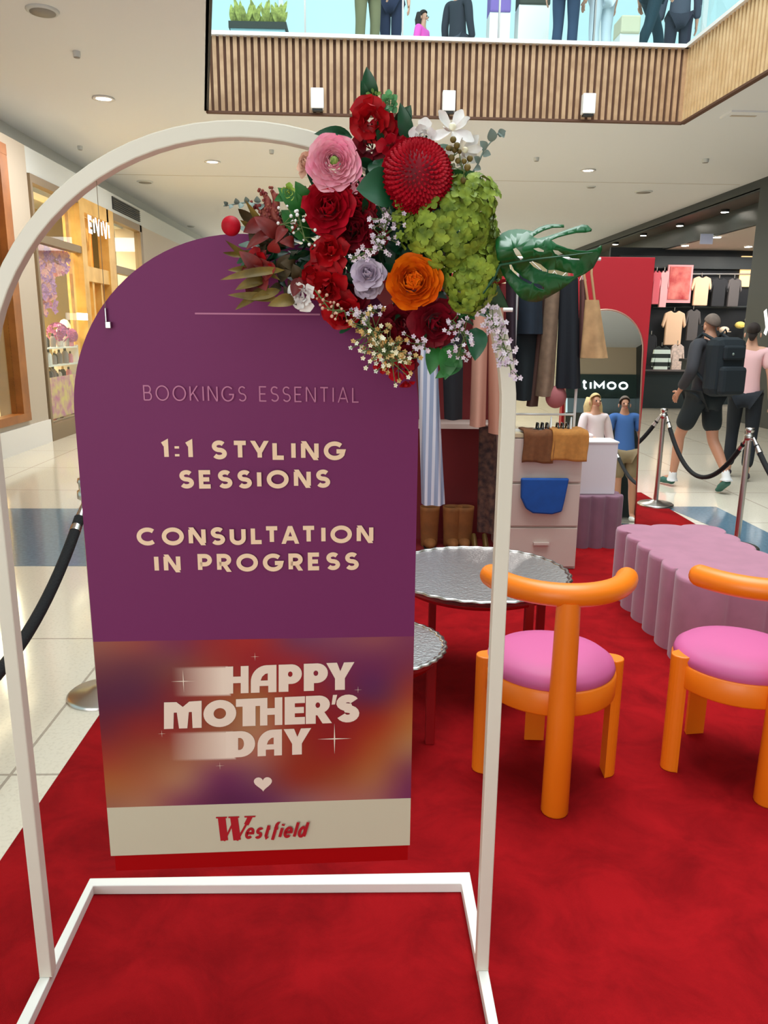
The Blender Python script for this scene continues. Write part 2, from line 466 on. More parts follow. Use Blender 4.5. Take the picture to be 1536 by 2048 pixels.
MB().bb(WX - 0.05, WX - 0.04, 13.66, 15.3, 0.3, 3.24).build('pane', M['glass'], wg)
struct(MB().bb(WX - 0.5, WX, 15.45, 30, 0, 3.36), 'trim_9', M['wallL'])
# air grille on the bulkhead
gr = thing('air_grille', 'long dark louvred air grille on the pale bulkhead above the left shop', 'vent', (WX + 0.02, 14.55, 3.42))
MB().bb(WX + 0.0, WX + 0.015, 13.75, 15.35, 3.42, 3.62).build('backing', M['black'], gr)
sl = MB()
for k in range(6): sl.bb(WX + 0.012, WX + 0.03, 13.75, 15.35, 3.43 + k * 0.033, 3.437 + k * 0.033)
sl.build('louvre', mat('grille_grey', srgb(80, 84, 84), 0.5), gr)
# hanging lit letters over the golden door
SGN = thing('shop_sign', 'small white lit letters above the golden shop door on the left', 'sign', (WX + 0.05, 12.85, 2.86))

# ---- right side: black fronted sportswear shop
M['blk'] = mat('charcoal_cladding', srgb(40, 48, 50), 0.45)
M['blk2'] = mat('soffit_brown', srgb(74, 62, 56), 0.5)
RX = 6.6
rw = MB()
rw.bb(RX, RX + 0.06, 13.45, 30, 3.82, 4.0)
rw.bb(7.25, 7.33, 13.45, 30, 3.46, 3.86)
rw.bb(RX, RX + 0.5, -12, 13.45, 0, 4.0)
struct(rw, 'wall_right', M['blk'])
struct(MB().bb(RX, 7.3, 13.45, 30, 3.84, 3.86), 'trim_10', M['blk2'])
struct(MB().bb(7.3, 14, 13.4, 19.3, 3.46, 3.50), 'trim_11', mat('shop_ceiling', srgb(206, 192, 182), 0.8))
struct(MB().bb(6.0, 14, 19.3, 19.4, 0, 3.5), 'wall_shop', mat('shop_black_wall', srgb(26, 30, 36), 0.6))
struct(MB().bb(12.0, 12.1, 13.4, 19.3, 0, 3.5), 'wall_shop_side', M['blk'])
struct(MB().bb(6.2, 12, 19.15, 19.3, 3.02, 3.30), 'trim_12', M['blk'])
# ---- far end and back of the mall
struct(MB().bb(-9, 14, 27, 27.1, 0, 4), 'wall_far', mat('far_wall', srgb(238, 226, 190), 0.7))
struct(MB().bb(-9, -1.0, -11, -10.9, 0, 4.0), 'wall_back', M['wallL'])
bk = MB().bb(2.2, 10, -6.3, -6.2, 3.36, 4.0)
bkw = struct(bk, 'wall_south', mat('cream_shop_wall', srgb(216, 200, 176), 0.6))
struct(MB().bb(2.2, 10, -6.35, -6.18, 2.82, 3.36), 'trim_13', mat('teal_sign_band', srgb(52, 74, 74), 0.5))
struct(MB().bb(2.2, 10, -9.3, -9.2, 0, 2.85), 'trim_14', mat('dim_shop_interior', srgb(120, 122, 112), 0.7))
struct(MB().bb(6.60, 7.5, -6.3, -6.15, 0, 2.82), 'trim_15', M['gold'])

# ------------------------------------------------------------ ceiling fittings
def downlight(px, py, label, power, group='recessed ceiling downlights'):
    p = PZ(px, py, CZ) if not isinstance(px, tuple) else Vector((*px, CZ))
    t = thing('downlight', label, 'ceiling light', (p.x, p.y, CZ - 0.012), group)
    MB().lathe([(0.085, 0.004), (0.115, 0.012), (0.125, 0.0), (0.09, -0.004), (0.085, 0.004)], p - Vector((0, 0, 0.012)), 24).build('trim_ring', M['white'], t)
    MB().lathe([(0.001, 0.0), (0.09, 0.0)], p - Vector((0, 0, 0.008)), 24).build('lamp', M['lamp'], t)
    a = area('lamp_light', (0, 0, -0.03), (0, 0, 0), 0.16, 0.16, power, (1, 0.96, 0.90), 'DISK', t)
    return t
downlight(207, 196, 'lit downlight nearest the camera on the left ceiling', 60)
downlight(425, 323, 'lit downlight in the ceiling seen through the cream arch', 60)
downlight(1176, 340, 'lit downlight right of the flowers beyond the timber upstand', 60)
def puck(px, py, r, label, cat='ceiling speaker', name='ceiling_speaker', h=0.02, m='bulk'):
    p = PZ(px, py, CZ)
    t = thing(name, label, cat, (p.x, p.y, CZ - h), 'small ceiling fittings')
    q = Vector((p.x, p.y, CZ - h))
    MB().lathe([(r * 0.9, 0), (r, h * 0.5), (r, h)], q, 20).build('housing', M[m], t)
    MB().lathe([(0.001, -0.003), (r * 0.78, -0.003), (r * 0.78, 0.004)], q, 20).build('grille', mat('grille_' + name, srgb(150, 146, 138), 0.7), t)
puck(85, 20, 0.13, 'large round grey speaker in the top left of the ceiling')
puck(290, 363, 0.14, 'flat round speaker in the ceiling inside the arch, left part')
puck(1287, 383, 0.16, 'flat round speaker in the right ceiling near the black fascia')
puck(153, 103, 0.035, 'tiny dark sprinkler head above the lit left downlight', 'sprinkler', 'sprinkler_head', 0.05)
puck(160, 292, 0.035, 'tiny dark sprinkler head just left of the arch', 'sprinkler', 'sprinkler_head', 0.05)
puck(543, 300, 0.035, 'tiny sprinkler head just under the arch left of the flowers', 'sprinkler', 'sprinkler_head', 0.05)
puck(1073, 315, 0.04, 'tiny sprinkler head between the flowers and the right downlight', 'sprinkler', 'sprinkler_head', 0.05)
puck(1411, 318, 0.05, 'small sprinkler head in the far right ceiling', 'sprinkler', 'sprinkler_head', 0.05)
puck(1182, 373, 0.08, 'small flush disc just below the right downlight', 'smoke detector', 'smoke_detector', 0.02)
puck(382, 452, 0.10, 'small flush disc in the ceiling just above the purple board', 'smoke detector', 'smoke_detector', 0.02)
p = PZ(1487, 228, CZ)
t = thing('ceiling_diffuser', 'pale square air diffuser in the far right ceiling by the timber edge', 'vent', p - Vector((0, 0, 0.02)))
MB().box(p - Vector((0, 0, 0.01)), (0.42, 0.30, 0.02)).build('frame', M['ceil'], t)
MB().box(p - Vector((0, 0, 0.022)), (0.30, 0.05, 0.006)).build('slot', M['wallL'], t)
# soffit spots of the black shop
for k, (px, py, lb) in enumerate([(1450, 419, 'nearest'), (1360, 447, 'second'), (1287, 467, 'third'), (1231, 485, 'farthest')]):
    p = PZ(px, py, 3.84)
    t = thing('soffit_spotlight', lb + ' small lit spotlight under the black shop soffit, counted from the right', 'spotlight', p, 'shop soffit spotlights')
    MB().lathe([(0.07, -0.05), (0.085, -0.05), (0.085, 0.0)], p, 16).build('housing', M['black'], t)
    MB().lathe([(0.001, -0.052), (0.07, -0.052)], p, 16).build('lamp', M['lamp'], t)
for px, py, lb in [(1370, 490, 'left'), (1434, 473, 'middle'), (1497, 492, 'right')]:
    p = PZ(px, py, 3.46)
    t = thing('shop_downlight', lb + ' small lamp in the ceiling inside the black shop', 'ceiling light', p, 'downlights inside the black shop')
    MB().lathe([(0.08, -0.02), (0.09, 0.0)], p, 14).build('ring', M['white'], t)
    MB().lathe([(0.001, -0.022), (0.08, -0.022)], p, 14).build('lamp', M['lamp'], t)
p = P(1413, 478, 16.5)
tag(MB().box(p, (0.26, 0.03, 0.20)).build('hanging_sign', mat('blue_white_sign', srgb(190, 196, 226), 0.5)), 'small pale blue sign hanging inside the black shop', 'sign')

# white fixtures at the foot of the timber upstand
for px, wd_, lb in [(635, 0, 'left of the flowers'), (897, 1, 'just above the white blooms'), (1176, 2, 'on the right')]:
    c = P(px, 205, 9.93)
    t = thing('emergency_light', 'white box fitting at the foot of the slatted timber, ' + lb, 'wall fitting', (c.x, c.y, 4.02), 'white boxes along the timber upstand')
    MB().box((c.x, c.y - 0.02, 4.13), (0.15, 0.10, 0.22)).build('housing', M['white'], t, bevel=0.008)
    MB().box((c.x, c.y - 0.02, 4.01), (0.12, 0.08, 0.02)).build('lens', M['black'], t)
# ------------------------------------------------------------ carpet and furniture
cp = MB().bb(-1.03, 2.69, 0.2, 7.15, 0.0, 0.012)
tag(cp.build('red_carpet', M['carpet'], bevel=0.004), 'large bright red event carpet laid over the tiled mall floor', 'carpet')
CH = 0.012

def make_chair(label):
    t = thing('dining_chair', label, 'chair', (0, 0, 0), 'orange round-back chairs')
    # D-section legs: flat side inwards
    def leg(ang, z1=0.43):
        pr = [(0.0, -0.036)] + [(0.036 * math.cos(a) * 1.15, 0.036 * math.sin(a)) for a in [R(-90 + 15 * k) for k in range(13)]] + [(0.0, 0.036)]
        c, s = math.cos(ang), math.sin(ang); q = []
        for x, y in pr:
            x += 0.205; q.append((x * c - y * s, x * s + y * c))
        return MB().prism(q, 'z', 0, z1)
    for ang in (0, 90, 180): leg(R(ang), 0.39 if ang == 90 else 0.43).build('leg', M['orange'], t, local=True, bevel=0.004)
    # tall rear post, tapering
    MB().lathe([(0.0, 0), (0.040, 0.0), (0.043, 0.006), (0.041, 0.35), (0.036, 0.69), (0.036, 0.71)], (0, -0.235, 0), 24).build('back_post', M['orange'], t, local=True)
    # curved bar
    pts = []; rad = []
    n = 20
    for k in range(n + 1):
        u = -1 + 2 * k / n
        pts.append((0.215 * math.sin(u * 1.25) / math.sin(1.25), -0.235 + 0.175 * (1 - math.cos(u * 1.25)) / (1 - math.cos(1.25)), 0.727))
        rad.append(0.036)
    b = MB().tube(pts, rad, 16)
    for e, f in ((0, 1), (-1, -2)):
        b.ball(pts[e], 0.036, n=16, m=10)
    b.build('back_bar', M['orange'], t, local=True)
    # seat apron ring
    a = MB().lathe([(0.190, 0.320), (0.216, 0.320), (0.218, 0.325), (0.218, 0.395), (0.214, 0.400), (0.190, 0.400), (0.190, 0.320)], (0, 0, 0), 40)
    a.build('apron', M['orange'], t, local=True)
    MB().lathe([(0.0, 0.375), (0.19, 0.378), (0.206, 0.392), (0.214, 0.412), (0.208, 0.430), (0.185, 0.447), (0.13, 0.458), (0.06, 0.463), (0.0, 0.464)], (0, 0, 0), 44).build('seat', M['pinkseat'], t, local=True)
    return t
ch = make_chair('orange T-back chair with round pink seat, right behind the white frame post')
ch.location = (0.637, 2.385, CH); ch.rotation_euler.z = R(-4)
c2 = copy_tree(ch); c2['label'] = 'orange T-back chair with round pink seat, cut by the right picture edge'
c2.location = (1.303, 2.425, CH); c2.rotation_euler.z = R(7)

def tray_table(loc, r, h, label, legs):
    t = thing('tray_table', label, 'side table', (loc[0], loc[1], CH), 'round silver tray tables')
    n = 72
    prof = [(0.0, h - 0.012), (r * 0.9, h - 0.012), (r * 0.955, h - 0.006), (r * 0.975, h + 0.006)]
    tp = MB().lathe(prof[::-1] + [(0.0, h - 0.022)][:0], (loc[0], loc[1], 0), n)
    tp.lathe([(0, h - 0.024), (r * 0.93, h - 0.024), (r * 0.985, h - 0.006)], (loc[0], loc[1], 0), n)
    tp.build('tray', M['tray'], t)
    def rim(u, v):
        a = 2 * PI * u; q = 2 * PI * v; w_ = 1 + 0.012 * math.sin(36 * a)
        rr = r * 0.985 * w_ + 0.010 * math.cos(q)
        return Vector((loc[0] + rr * math.cos(a), loc[1] + rr * math.sin(a), h + 0.004 + 0.008 * math.sin(q)))
    MB().grid(rim, 180, 8, wrap=True).build('rim', M['steel'], t)
    MB().lathe([(r * 0.80, h - 0.05), (r * 0.84, h - 0.05), (r * 0.84, h - 0.022), (r * 0.80, h - 0.022), (r * 0.80, h - 0.05)], (loc[0], loc[1], 0), n).build('leg_frame', M['redleg'], t)
    for a in legs:
        x = loc[0] + r * 0.81 * math.cos(R(a)); y = loc[1] + r * 0.81 * math.sin(R(a))
        MB().box((x, y, (CH + h - 0.03) / 2), (0.034, 0.034, h - 0.03 - CH)).build('leg', M['redleg'], t, bevel=0.003)
    return t
tray_table((0.50, 3.108), 0.385, 0.50, 'large round silver tray table with red legs behind the first orange chair', (-58, 16, 122, 196))
tray_table((0.06, 2.576), 0.245, 0.40, 'small low silver tray table mostly hidden by the purple board', (0, 90, 180, 270))

def fluted(name, label, x0, x1, y0, y1, h, step, mt, cat='ottoman', group=None):
    t = thing(name, label, cat, ((x0 + x1) / 2, (y0 + y1) / 2, CH), group)
    nx = round((x1 - x0) / step); ny = round((y1 - y0) / step)
    def outline(s=0.0, amp=0.036):
        pts = []
        def side(ax, ay, bx, by, n, nx_, ny_):
            for i in range(n):
                for k in range(8):
                    u = (i + k / 8) / n; b = math.sin(PI * (k / 8)) ** 0.6 * amp + s
                    pts.append((ax + (bx - ax) * u + nx_ * b, ay + (by - ay) * u + ny_ * b))
        side(x0, y0, x1, y0, nx, 0, -1); side(x1, y0, x1, y1, ny, 1, 0)
        side(x1, y1, x0, y1, nx, 0, 1); side(x0, y1, x0, y0, ny, -1, 0)
        return pts
    o = outline(); n = len(o); cx, cy = (x0 + x1) / 2, (y0 + y1) / 2
    def scaled(k, z):
        return [Vector((cx + (x - cx) * (1 - k * 0.02), cy + (y - cy) * (1 - k * 0.02), z)) for x, y in o]
    rings = [scaled(0, CH), scaled(0, h - 0.02), scaled(0.4, h - 0.006), scaled(1.2, h), scaled(3, h + 0.001)]
    vs = [v for r_ in rings for v in r_]; fs = []
    for i in range(len(rings) - 1):
        for k in range(n): fs.append((i * n + k, i * n + (k + 1) % n, (i + 1) * n + (k + 1) % n, (i + 1) * n + k))
    b = MB().add(vs, fs, True)
    b.add(rings[-1], [tuple(range(n))])
    b.build('upholstery', mt, t)
    MB().bb(x0 + 0.03, x1 - 0.03, y0 + 0.03, y1 - 0.03, CH, CH + 0.02).build('base', M['black'], t)
    return t
fluted('bench', 'long pink velvet bench with scalloped fluted sides, right of the chairs', 1.49, 2.03, 3.24, 4.26, 0.42, 0.17, M['velvet'], 'bench')
fluted('ottoman', 'small dusky mauve fluted ottoman in front of the arched mirror', 1.52, 1.82, 5.22, 5.50, 0.386, 0.10, M['velvet2'])
wb = thing('display_box', 'plain white box standing on the dusky mauve ottoman', 'box', (1.65, 5.36, 0.388))
MB().bb(1.50, 1.79, 5.26, 5.46, 0.388, 0.752).build('body', mat('white_display', srgb(226, 220, 224), 0.4), wb, bevel=0.006)
MB().bb(1.495, 1.795, 5.255, 5.465, 0.752, 0.762).build('top_edge', M['white'], wb)

# ------------------------------------------------------------ stage set
rp = thing('partition_wall', 'tall bright red display partition behind the arched mirror', 'partition', (1.9, 5.98, CH))
MB().bb(1.56, 2.19, 5.955, 6.03, CH, 2.048).build('panel', M['redwall'], rp, bevel=0.003)
MB().bb(1.60, 2.15, 6.03, 6.33, CH, 0.04).build('foot', M['redwall'], rp)
MB().box((1.9, 6.15, 0.5), (0.03, 0.02, 1.05), Matrix.Rotation(R(20), 3, 'X')).build('brace', M['redwall'], rp)
# arched leaning mirror
MR = thing('standing_mirror', 'arched full-length mirror leaning on the red partition, reflecting two people', 'mirror', (1.845, 5.745, CH))
def arch_poly(hw, h, n=24, r=None):
    r = r or hw
    pts = [(-hw, 0), (hw, 0)]
    for k in range(n + 1):
        a = PI * k / n; pts.append((hw * math.cos(a), h - r + r * math.sin(a)))
    return pts
hw, hh = 0.285, 1.66
MB().prism(arch_poly(hw, hh), 'y', -0.004, 0.006).build('mirror_glass', M['mirror'], MR, local=True)
ap = [Vector((x, 0.004, z)) for x, z in arch_poly(hw + 0.006, hh + 0.006)]
MB().tube(ap, 0.009, 8, closed=True).build('frame', mat('mirror_rim', srgb(196, 150, 130), 0.35, 0.6), MR, local=True)
MR.rotation_euler = (R(-6.6), 0, R(0.3))
# open wardrobe bay
wr = thing('wardrobe', 'dark red open wardrobe bay with a blush shelf behind the silver table', 'wardrobe', (0.3, 5.0, CH))
MB().bb(-0.50, 1.02, 5.12, 5.16, CH, 1.80).build('back_panel', M['redshade'], wr)
MB().bb(0.30, 0.86, 4.86, 5.12, 0.895, 0.925).build('shelf', M['blush'], wr)
MB().bb(-0.52, -0.50, 4.70, 5.16, CH, 1.80).build('side_panel', M['redwall'], wr)
MB().bb(-0.50, 0.90, 4.75, 5.12, CH, 0.10).build('plinth', M['redshade'], wr)
MB().bb(-0.50, 0.90, 4.70, 5.16, 1.80, 1.83).build('top_panel', M['redwall'], wr)
MB().tube([(-0.5, 4.5, 1.62), (0.86, 4.5, 1.62)], 0.012, 10).build('hanging_rail', M['white'], wr)
MB().bb(-0.50, -0.47, 4.46, 5.12, 1.58, 1.66).build('rail_bracket', M['white'], wr)
# chest of drawers
cb = thing('chest_of_drawers', 'blush three-drawer cabinet draped with clothes behind the silver table', 'cabinet', (1.15, 4.9, CH))
MB().bb(0.90, 1.385, 4.72, 5.10, CH, 0.865).build('body', M['blush'], cb)
MB().bb(0.885, 1.40, 4.70, 5.11, 0.865, 0.888).build('top', mat('cabinet_top', srgb(206, 186, 150), 0.5), cb)
for z0, z1 in ((0.03, 0.285), (0.30, 0.57), (0.585, 0.855)):
    d = MB().bb(0.905, 1.38, 4.70, 4.72, z0, z1).build('drawer', M['blush'], cb, bevel=0.003)
    MB().bb(1.10, 1.20, 4.675, 4.70, z0 + 0.15, z0 + 0.165).build('handle', M['blush'], d)
# white garment rack
rk = thing('clothes_rack', 'slim white clothes rail standing over the cabinet, hung with dark clothes', 'clothes rack', (1.15, 4.85, CH))
for x in (0.945, 1.345):
    MB().tube([(x, 4.82, 0.90), (x, 4.82, 1.93)], 0.009, 8).build('upright', M['white'], rk)
MB().tube([(0.945, 4.82, 0.995), (1.345, 4.82, 0.995)], 0.007, 8).build('lower_rail', M['white'], rk)
MB().tube([(0.80, 4.82, 1.93), (1.44, 4.82, 1.93)], 0.010, 8).build('top_rail', M['white'], rk)
MB().bb(0.92, 1.37, 4.79, 4.85, 0.888, 0.90).build('foot_plate', M['white'], rk)

# ---- hanging clothes: folded tubes of cloth
def stripes(name, c1, c2, sc):
    m = bpy.data.materials.new(name); m.use_nodes = True
    nt = m.node_tree; b = nt.nodes['Principled BSDF']
    tc = nt.nodes.new('ShaderNodeTexCoord'); wv = nt.nodes.new('ShaderNodeTexWave')
    wv.inputs['Scale'].default_value = sc; wv.bands_direction = 'X'
    rp = nt.nodes.new('ShaderNodeValToRGB'); rp.color_ramp.interpolation = 'CONSTANT'
    rp.color_ramp.elements[1].position = 0.62
    rp.color_ramp.elements[0].color = (*c1, 1); rp.color_ramp.elements[1].color = (*c2, 1)
    nt.links.new(tc.outputs['Object'], wv.inputs['Vector']); nt.links.new(wv.outputs['Fac'], rp.inputs['Fac'])
    nt.links.new(rp.outputs['Color'], b.inputs['Base Color']); b.inputs['Roughness'].default_value = 0.8
    return m
def cloth(top, bot, w0, w1, d0=0.03, d1=0.06, folds=4, amp=0.3, ph=0.0, prof=None, sway=0.0, nz=14):
    top = Vector(top); bot = Vector(bot)
    def f(u, v):
        a = 2 * PI * u; k = v if prof is None else prof(v)
        w_ = w0 + (w1 - w0) * k; d = d0 + (d1 - d0) * v
        wob = 1 + amp * (0.35 + 0.65 * v) * math.sin(folds * a + ph + 0.8 * v)
        c = top.lerp(bot, v)
        return c + Vector((w_ / 2 * math.cos(a) * (1 + 0.25 * (wob - 1)) + sway * math.sin(3 * v + ph) * 0.5, d * math.sin(a) * wob, 0))
    b = MB().grid(f, folds * 12, nz, wrap=True)
    n = folds * 12
    b.add(b.v[:n], [tuple(range(n))]); b.add(b.v[n * nz:n * (nz + 1)], [tuple(range(n))])
    return b
def garment(name, label, cat, pt, pb, Y, w0px, w1px, mt, group='clothes hanging on the display', hook=True, **k):
    top = P(*pt, Y); bot = P(*pb, Y); s = (top - P(pt[0] + 1, pt[1], Y)).length
    t = thing(name, label, cat, (top.x, top.y, bot.z), group)
    cloth(top, bot, w0px * s, w1px * s, **k).build('cloth', mt, t)
    if hook:
        zt = 1.93 if Y > 4.7 else 1.62
        if zt > top.z + 0.02:
            w_ = w0px * s / 2
            MB().tube([(top.x - w_, top.y, top.z - 0.005), (top.x, top.y, top.z + 0.05), (top.x + w_, top.y, top.z - 0.005)], 0.004, 6).build('hanger', M['cream'], t)
            MB().tube([(top.x, top.y, top.z + 0.05), (top.x, Y, zt + 0.012)], 0.003, 6).build('hook', M['steel'], t)
    return t
garment('striped_dress', 'long pale blue and white striped dress hanging beside the purple board', 'dress', (852, 640), (866, 1008), 4.5, 40, 48,
        stripes('blue_stripe', srgb(150, 162, 188), srgb(214, 214, 224), 8), folds=5, d1=0.05, prof=lambda v: 0.1 if v < 0.3 else (v - 0.3) / 0.7 * 1.0, hook=True)
garment('black_top', 'black top hanging just below the flowers, left of the blush robe', 'top', (905, 640), (906, 838), 4.5, 46, 36, mat('black_cloth', srgb(20, 20, 26), 0.9), folds=3)
garment('robe', 'blush pink sheer robe hanging left of the white post', 'robe', (962, 620), (955, 852), 4.5, 30, 32, mat('blush_silk', srgb(196, 142, 122), 0.6), folds=3)
garment('slip_dress', 'rosy brown slip dress hanging directly behind the white post', 'dress', (992, 610), (994, 866), 4.5, 30, 36, mat('rosy_silk', srgb(190, 134, 112), 0.6), folds=3)
garment('long_gown', 'long very dark patterned gown hanging low, left of the white post', 'dress', (975, 852), (977, 1062), 4.62, 34, 46, mat('dark_pattern', srgb(34, 14, 18), 0.8, col2=srgb(92, 62, 48), nscale=26), folds=4, hook=False)
garment('aubergine_blouse', 'dark aubergine blouse hanging between the white post and the navy jacket', 'top', (1022, 560), (1022, 716), 4.8, 20, 18, mat('aubergine', srgb(52, 34, 46), 0.85), folds=3)
navy = mat('navy_wool', srgb(20, 34, 48), 0.85, noise=0.1)
j = garment('jacket', 'short navy jacket hanging over dark trousers, below the big leaf', 'jacket', (1062, 540), (1060, 668), 4.8, 44, 50, navy, folds=3, d0=0.05, d1=0.07)
garment('dark_trousers', 'black-green trousers hanging under the short navy jacket', 'trousers', (1054, 640), (1046, 800), 4.83, 44, 34, mat('bottle_black', srgb(14, 26, 30), 0.85), folds=3, hook=False)
garment('taupe_trousers', 'taupe trousers with flared hems hanging in the middle of the rail', 'trousers', (1108, 560), (1088, 792), 4.8, 28, 36, mat('taupe', srgb(128, 104, 84), 0.8, noise=0.15), folds=3)
garment('brown_scarf', 'narrow brown scarf hanging behind the taupe trousers', 'scarf', (1092, 570), (1064, 812), 4.86, 16, 22, mat('brown_scarf', srgb(76, 50, 42), 0.85), folds=2)
garment('coat', 'long black-navy coat hanging at the right end of the white rail', 'coat', (1138, 556), (1136, 776), 4.8, 36, 50, mat('coat_black', srgb(12, 20, 30), 0.8), folds=4, d0=0.05, d1=0.07)
garment('maroon_belted_top', 'thin mauve-brown top hanging beside the tan tote bag', 'top', (1166, 560), (1164, 716), 4.8, 12, 14, mat('mauve_brown', srgb(110, 70, 66), 0.8), folds=2)
# slouchy tan tote
tt = thing('tote_bag', 'slouchy tan suede tote hanging at the right end of the rail', 'bag', P(1190, 716, 4.75), None)
cloth(P(1184, 600, 4.75), P(1188, 716, 4.75), 0.085, 0.165, 0.025, 0.05, 4, 0.3).build('body', mat('tan_suede', srgb(186, 146, 102), 0.8, noise=0.15, nscale=12), tt)
for a, b_ in (((1176, 604), (1168, 548)), ((1194, 640), (1183, 548))):
    MB().tube([P(*a, 4.75), P(*b_, 4.77), (P(*b_, 4.8).x, 4.82, 1.935)], 0.008, 8).build('strap', mat('tan_strap', srgb(176, 132, 92), 0.7), tt)
# things on and in the cabinet
pc = thing('plush_pouch', 'dusky pink pouch hanging above the cabinet top', 'pouch', P(1112, 815, 4.8))
MB().ball(P(1112, 794, 4.8), 0.07, (0.95, 0.6, 1.0), 16, 12).build('body', mat('dusky_pink', srgb(170, 98, 100), 0.8), pc)
MB().tube([P(1112, 776, 4.8), (P(1112, 776, 4.8).x, 4.82, 1.06)], 0.004, 6).build('cord', M['black'], pc)
def draped(name, label, xa, xb, za, zb, mt, y=4.69, cat='folded garment'):
    t = thing(name, label, cat, ((xa + xb) / 2, y, zb), 'clothes draped over the cabinet')
    def f(u, v):
        x = xa + (xb - xa) * u
        wv = 0.006 * math.sin(u * 9 + v * 2) + 0.004 * math.sin(u * 17)
        if v < 0.35:
            q = v / 0.35; return Vector((x, y + 0.16 * (1 - q) + 0.0, za + 0.016 + wv * 0.5))
        q = (v - 0.35) / 0.65
        return Vector((x + 0.004 * math.sin(q * 5), y - 0.012 - 0.01 * q + wv, za + 0.012 - (za - zb) * q + 0.006 * math.sin(u * 6) * q))
    MB().grid(f, 30, 18).build('cloth', mt, t, solid=0.008)
    return t
draped('brown_cardigan', 'dark brown garment draped over the left part of the cabinet front', 1.0, 1.19, 0.888, 0.70, mat('brown_knit', srgb(112, 66, 34), 0.9, noise=0.12, nscale=40))
draped('mustard_jumper', 'mustard tan garment draped over the right corner of the cabinet', 1.175, 1.395, 0.895, 0.715, mat('mustard_knit', srgb(176, 116, 52), 0.9, noise=0.10, nscale=40), 4.675)
bl = thing('blue_cloth', 'bright blue garment hanging from the middle drawer', 'folded garment', (1.13, 4.67, 0.42), 'clothes draped over the cabinet')
q = [(0.995, 0.615), (1.295, 0.615), (1.275, 0.47), (1.262, 0.402), (1.20, 0.385), (1.08, 0.392), (1.035, 0.42), (1.0, 0.49)]
MB().prism(q, 'y', 4.655, 4.688).build('cloth', mat('royal_blue', srgb(8, 72, 150), 0.75, noise=0.08, nscale=20), bl, bevel=0.010)
# black strappy shoes on top
bs = mat('patent_black', srgb(16, 18, 20), 0.25)
for k, (px, lb) in enumerate([(1084, 'left'), (1124, 'right')]):
    c = P(px, 858, 4.78); s = thing('sandal', lb + ' black strappy sandal on top of the cabinet', 'shoe', (c.x, c.y, 0.888), 'black sandals on the cabinet')
    MB().ball((c.x, c.y, 0.902), 0.06, (1.15, 0.6, 0.22), 14, 8).build('sole', bs, s)
    for d in (-0.03, 0.0, 0.03):
        MB().tube([(c.x + d, c.y - 0.035, 0.90), (c.x + d, c.y - 0.02, 0.945), (c.x + d, c.y + 0.02, 0.945), (c.x + d, c.y + 0.035, 0.90)], 0.006, 6).build('strap', bs, s)
    MB().tube([(c.x + 0.05, c.y - 0.02, 0.905), (c.x + 0.055, c.y, 0.98), (c.x + 0.05, c.y + 0.02, 0.905)], 0.005, 6).build('ankle_strap', M['white'], s)
# tall suede boots standing in the bay
bm_ = mat('cognac_suede', srgb(138, 84, 36), 0.8, noise=0.2, nscale=10)
def boot(px, label):
    c = P(px, 1090, 4.95); t = thing('boot', label, 'boot', (c.x, 4.95, 0.10), 'tan boots standing under the clothes')
    def f(u, v):
        a = 2 * PI * u; z = 0.10 + 0.27 * v
        r = 0.052 + 0.012 * v
        if v < 0.28: r *= 1.0 + 0.1 * (0.28 - v)
        return Vector((c.x + r * math.cos(a), 4.95 + r * 0.9 * math.sin(a), z))
    MB().grid(f, 20, 10, wrap=True).build('shaft', bm_, t, solid=0.004)
    MB().ball((c.x, 4.91, 0.13), 0.05, (0.85, 1.9, 0.7), 14, 8).build('foot', bm_, t)
    MB().bb(c.x - 0.04, c.x + 0.04, 4.82, 5.0, 0.10, 0.112).build('sole', M['black'], t)
boot(858, 'tan suede boot standing left, beside the purple board edge')
boot(903, 'tan suede boot standing between its twin and the third boot')
boot(926, 'tan suede boot standing nearest the dark gown')
# small metallic heels behind the big tray
mh = mat('bronze_leather', srgb(110, 84, 40), 0.35, 0.4)
for px, py, lb in [(950, 1082, 'small bronze heel standing left of the white post by the boots'), (972, 1080, 'small bronze heel standing next to the white post'),
                   (1022, 1092, 'dark bronze heel right of the white post at the cabinet foot'), (1040, 1096, 'dark bronze heel nearest the cabinet handle')]:
    c = PZ(px, py + 22, 0.02) if px > 1000 else P(px, 1090, 4.82); z0 = CH if px > 1000 else 0.10
    if px > 1000: c.y = 4.62
    c.x = P(px, py, c.y).x
    t = thing('heeled_shoe', lb, 'shoe', (c.x, c.y, z0), 'bronze heeled shoes')
    MB().ball((c.x, c.y - 0.03, z0 + 0.022), 0.03, (0.8, 1.8, 0.7), 12, 8).build('toe', mh, t)
    MB().tube([(c.x, c.y - 0.02, z0 + 0.02), (c.x, c.y + 0.05, z0 + 0.075), (c.x, c.y + 0.075, z0 + 0.09)], [0.02, 0.018, 0.015], 10).build('heel_cup', mh, t)
    MB().tube([(c.x, c.y + 0.07, z0 + 0.085), (c.x, c.y + 0.075, z0)], [0.012, 0.006], 8).build('heel', mh, t)

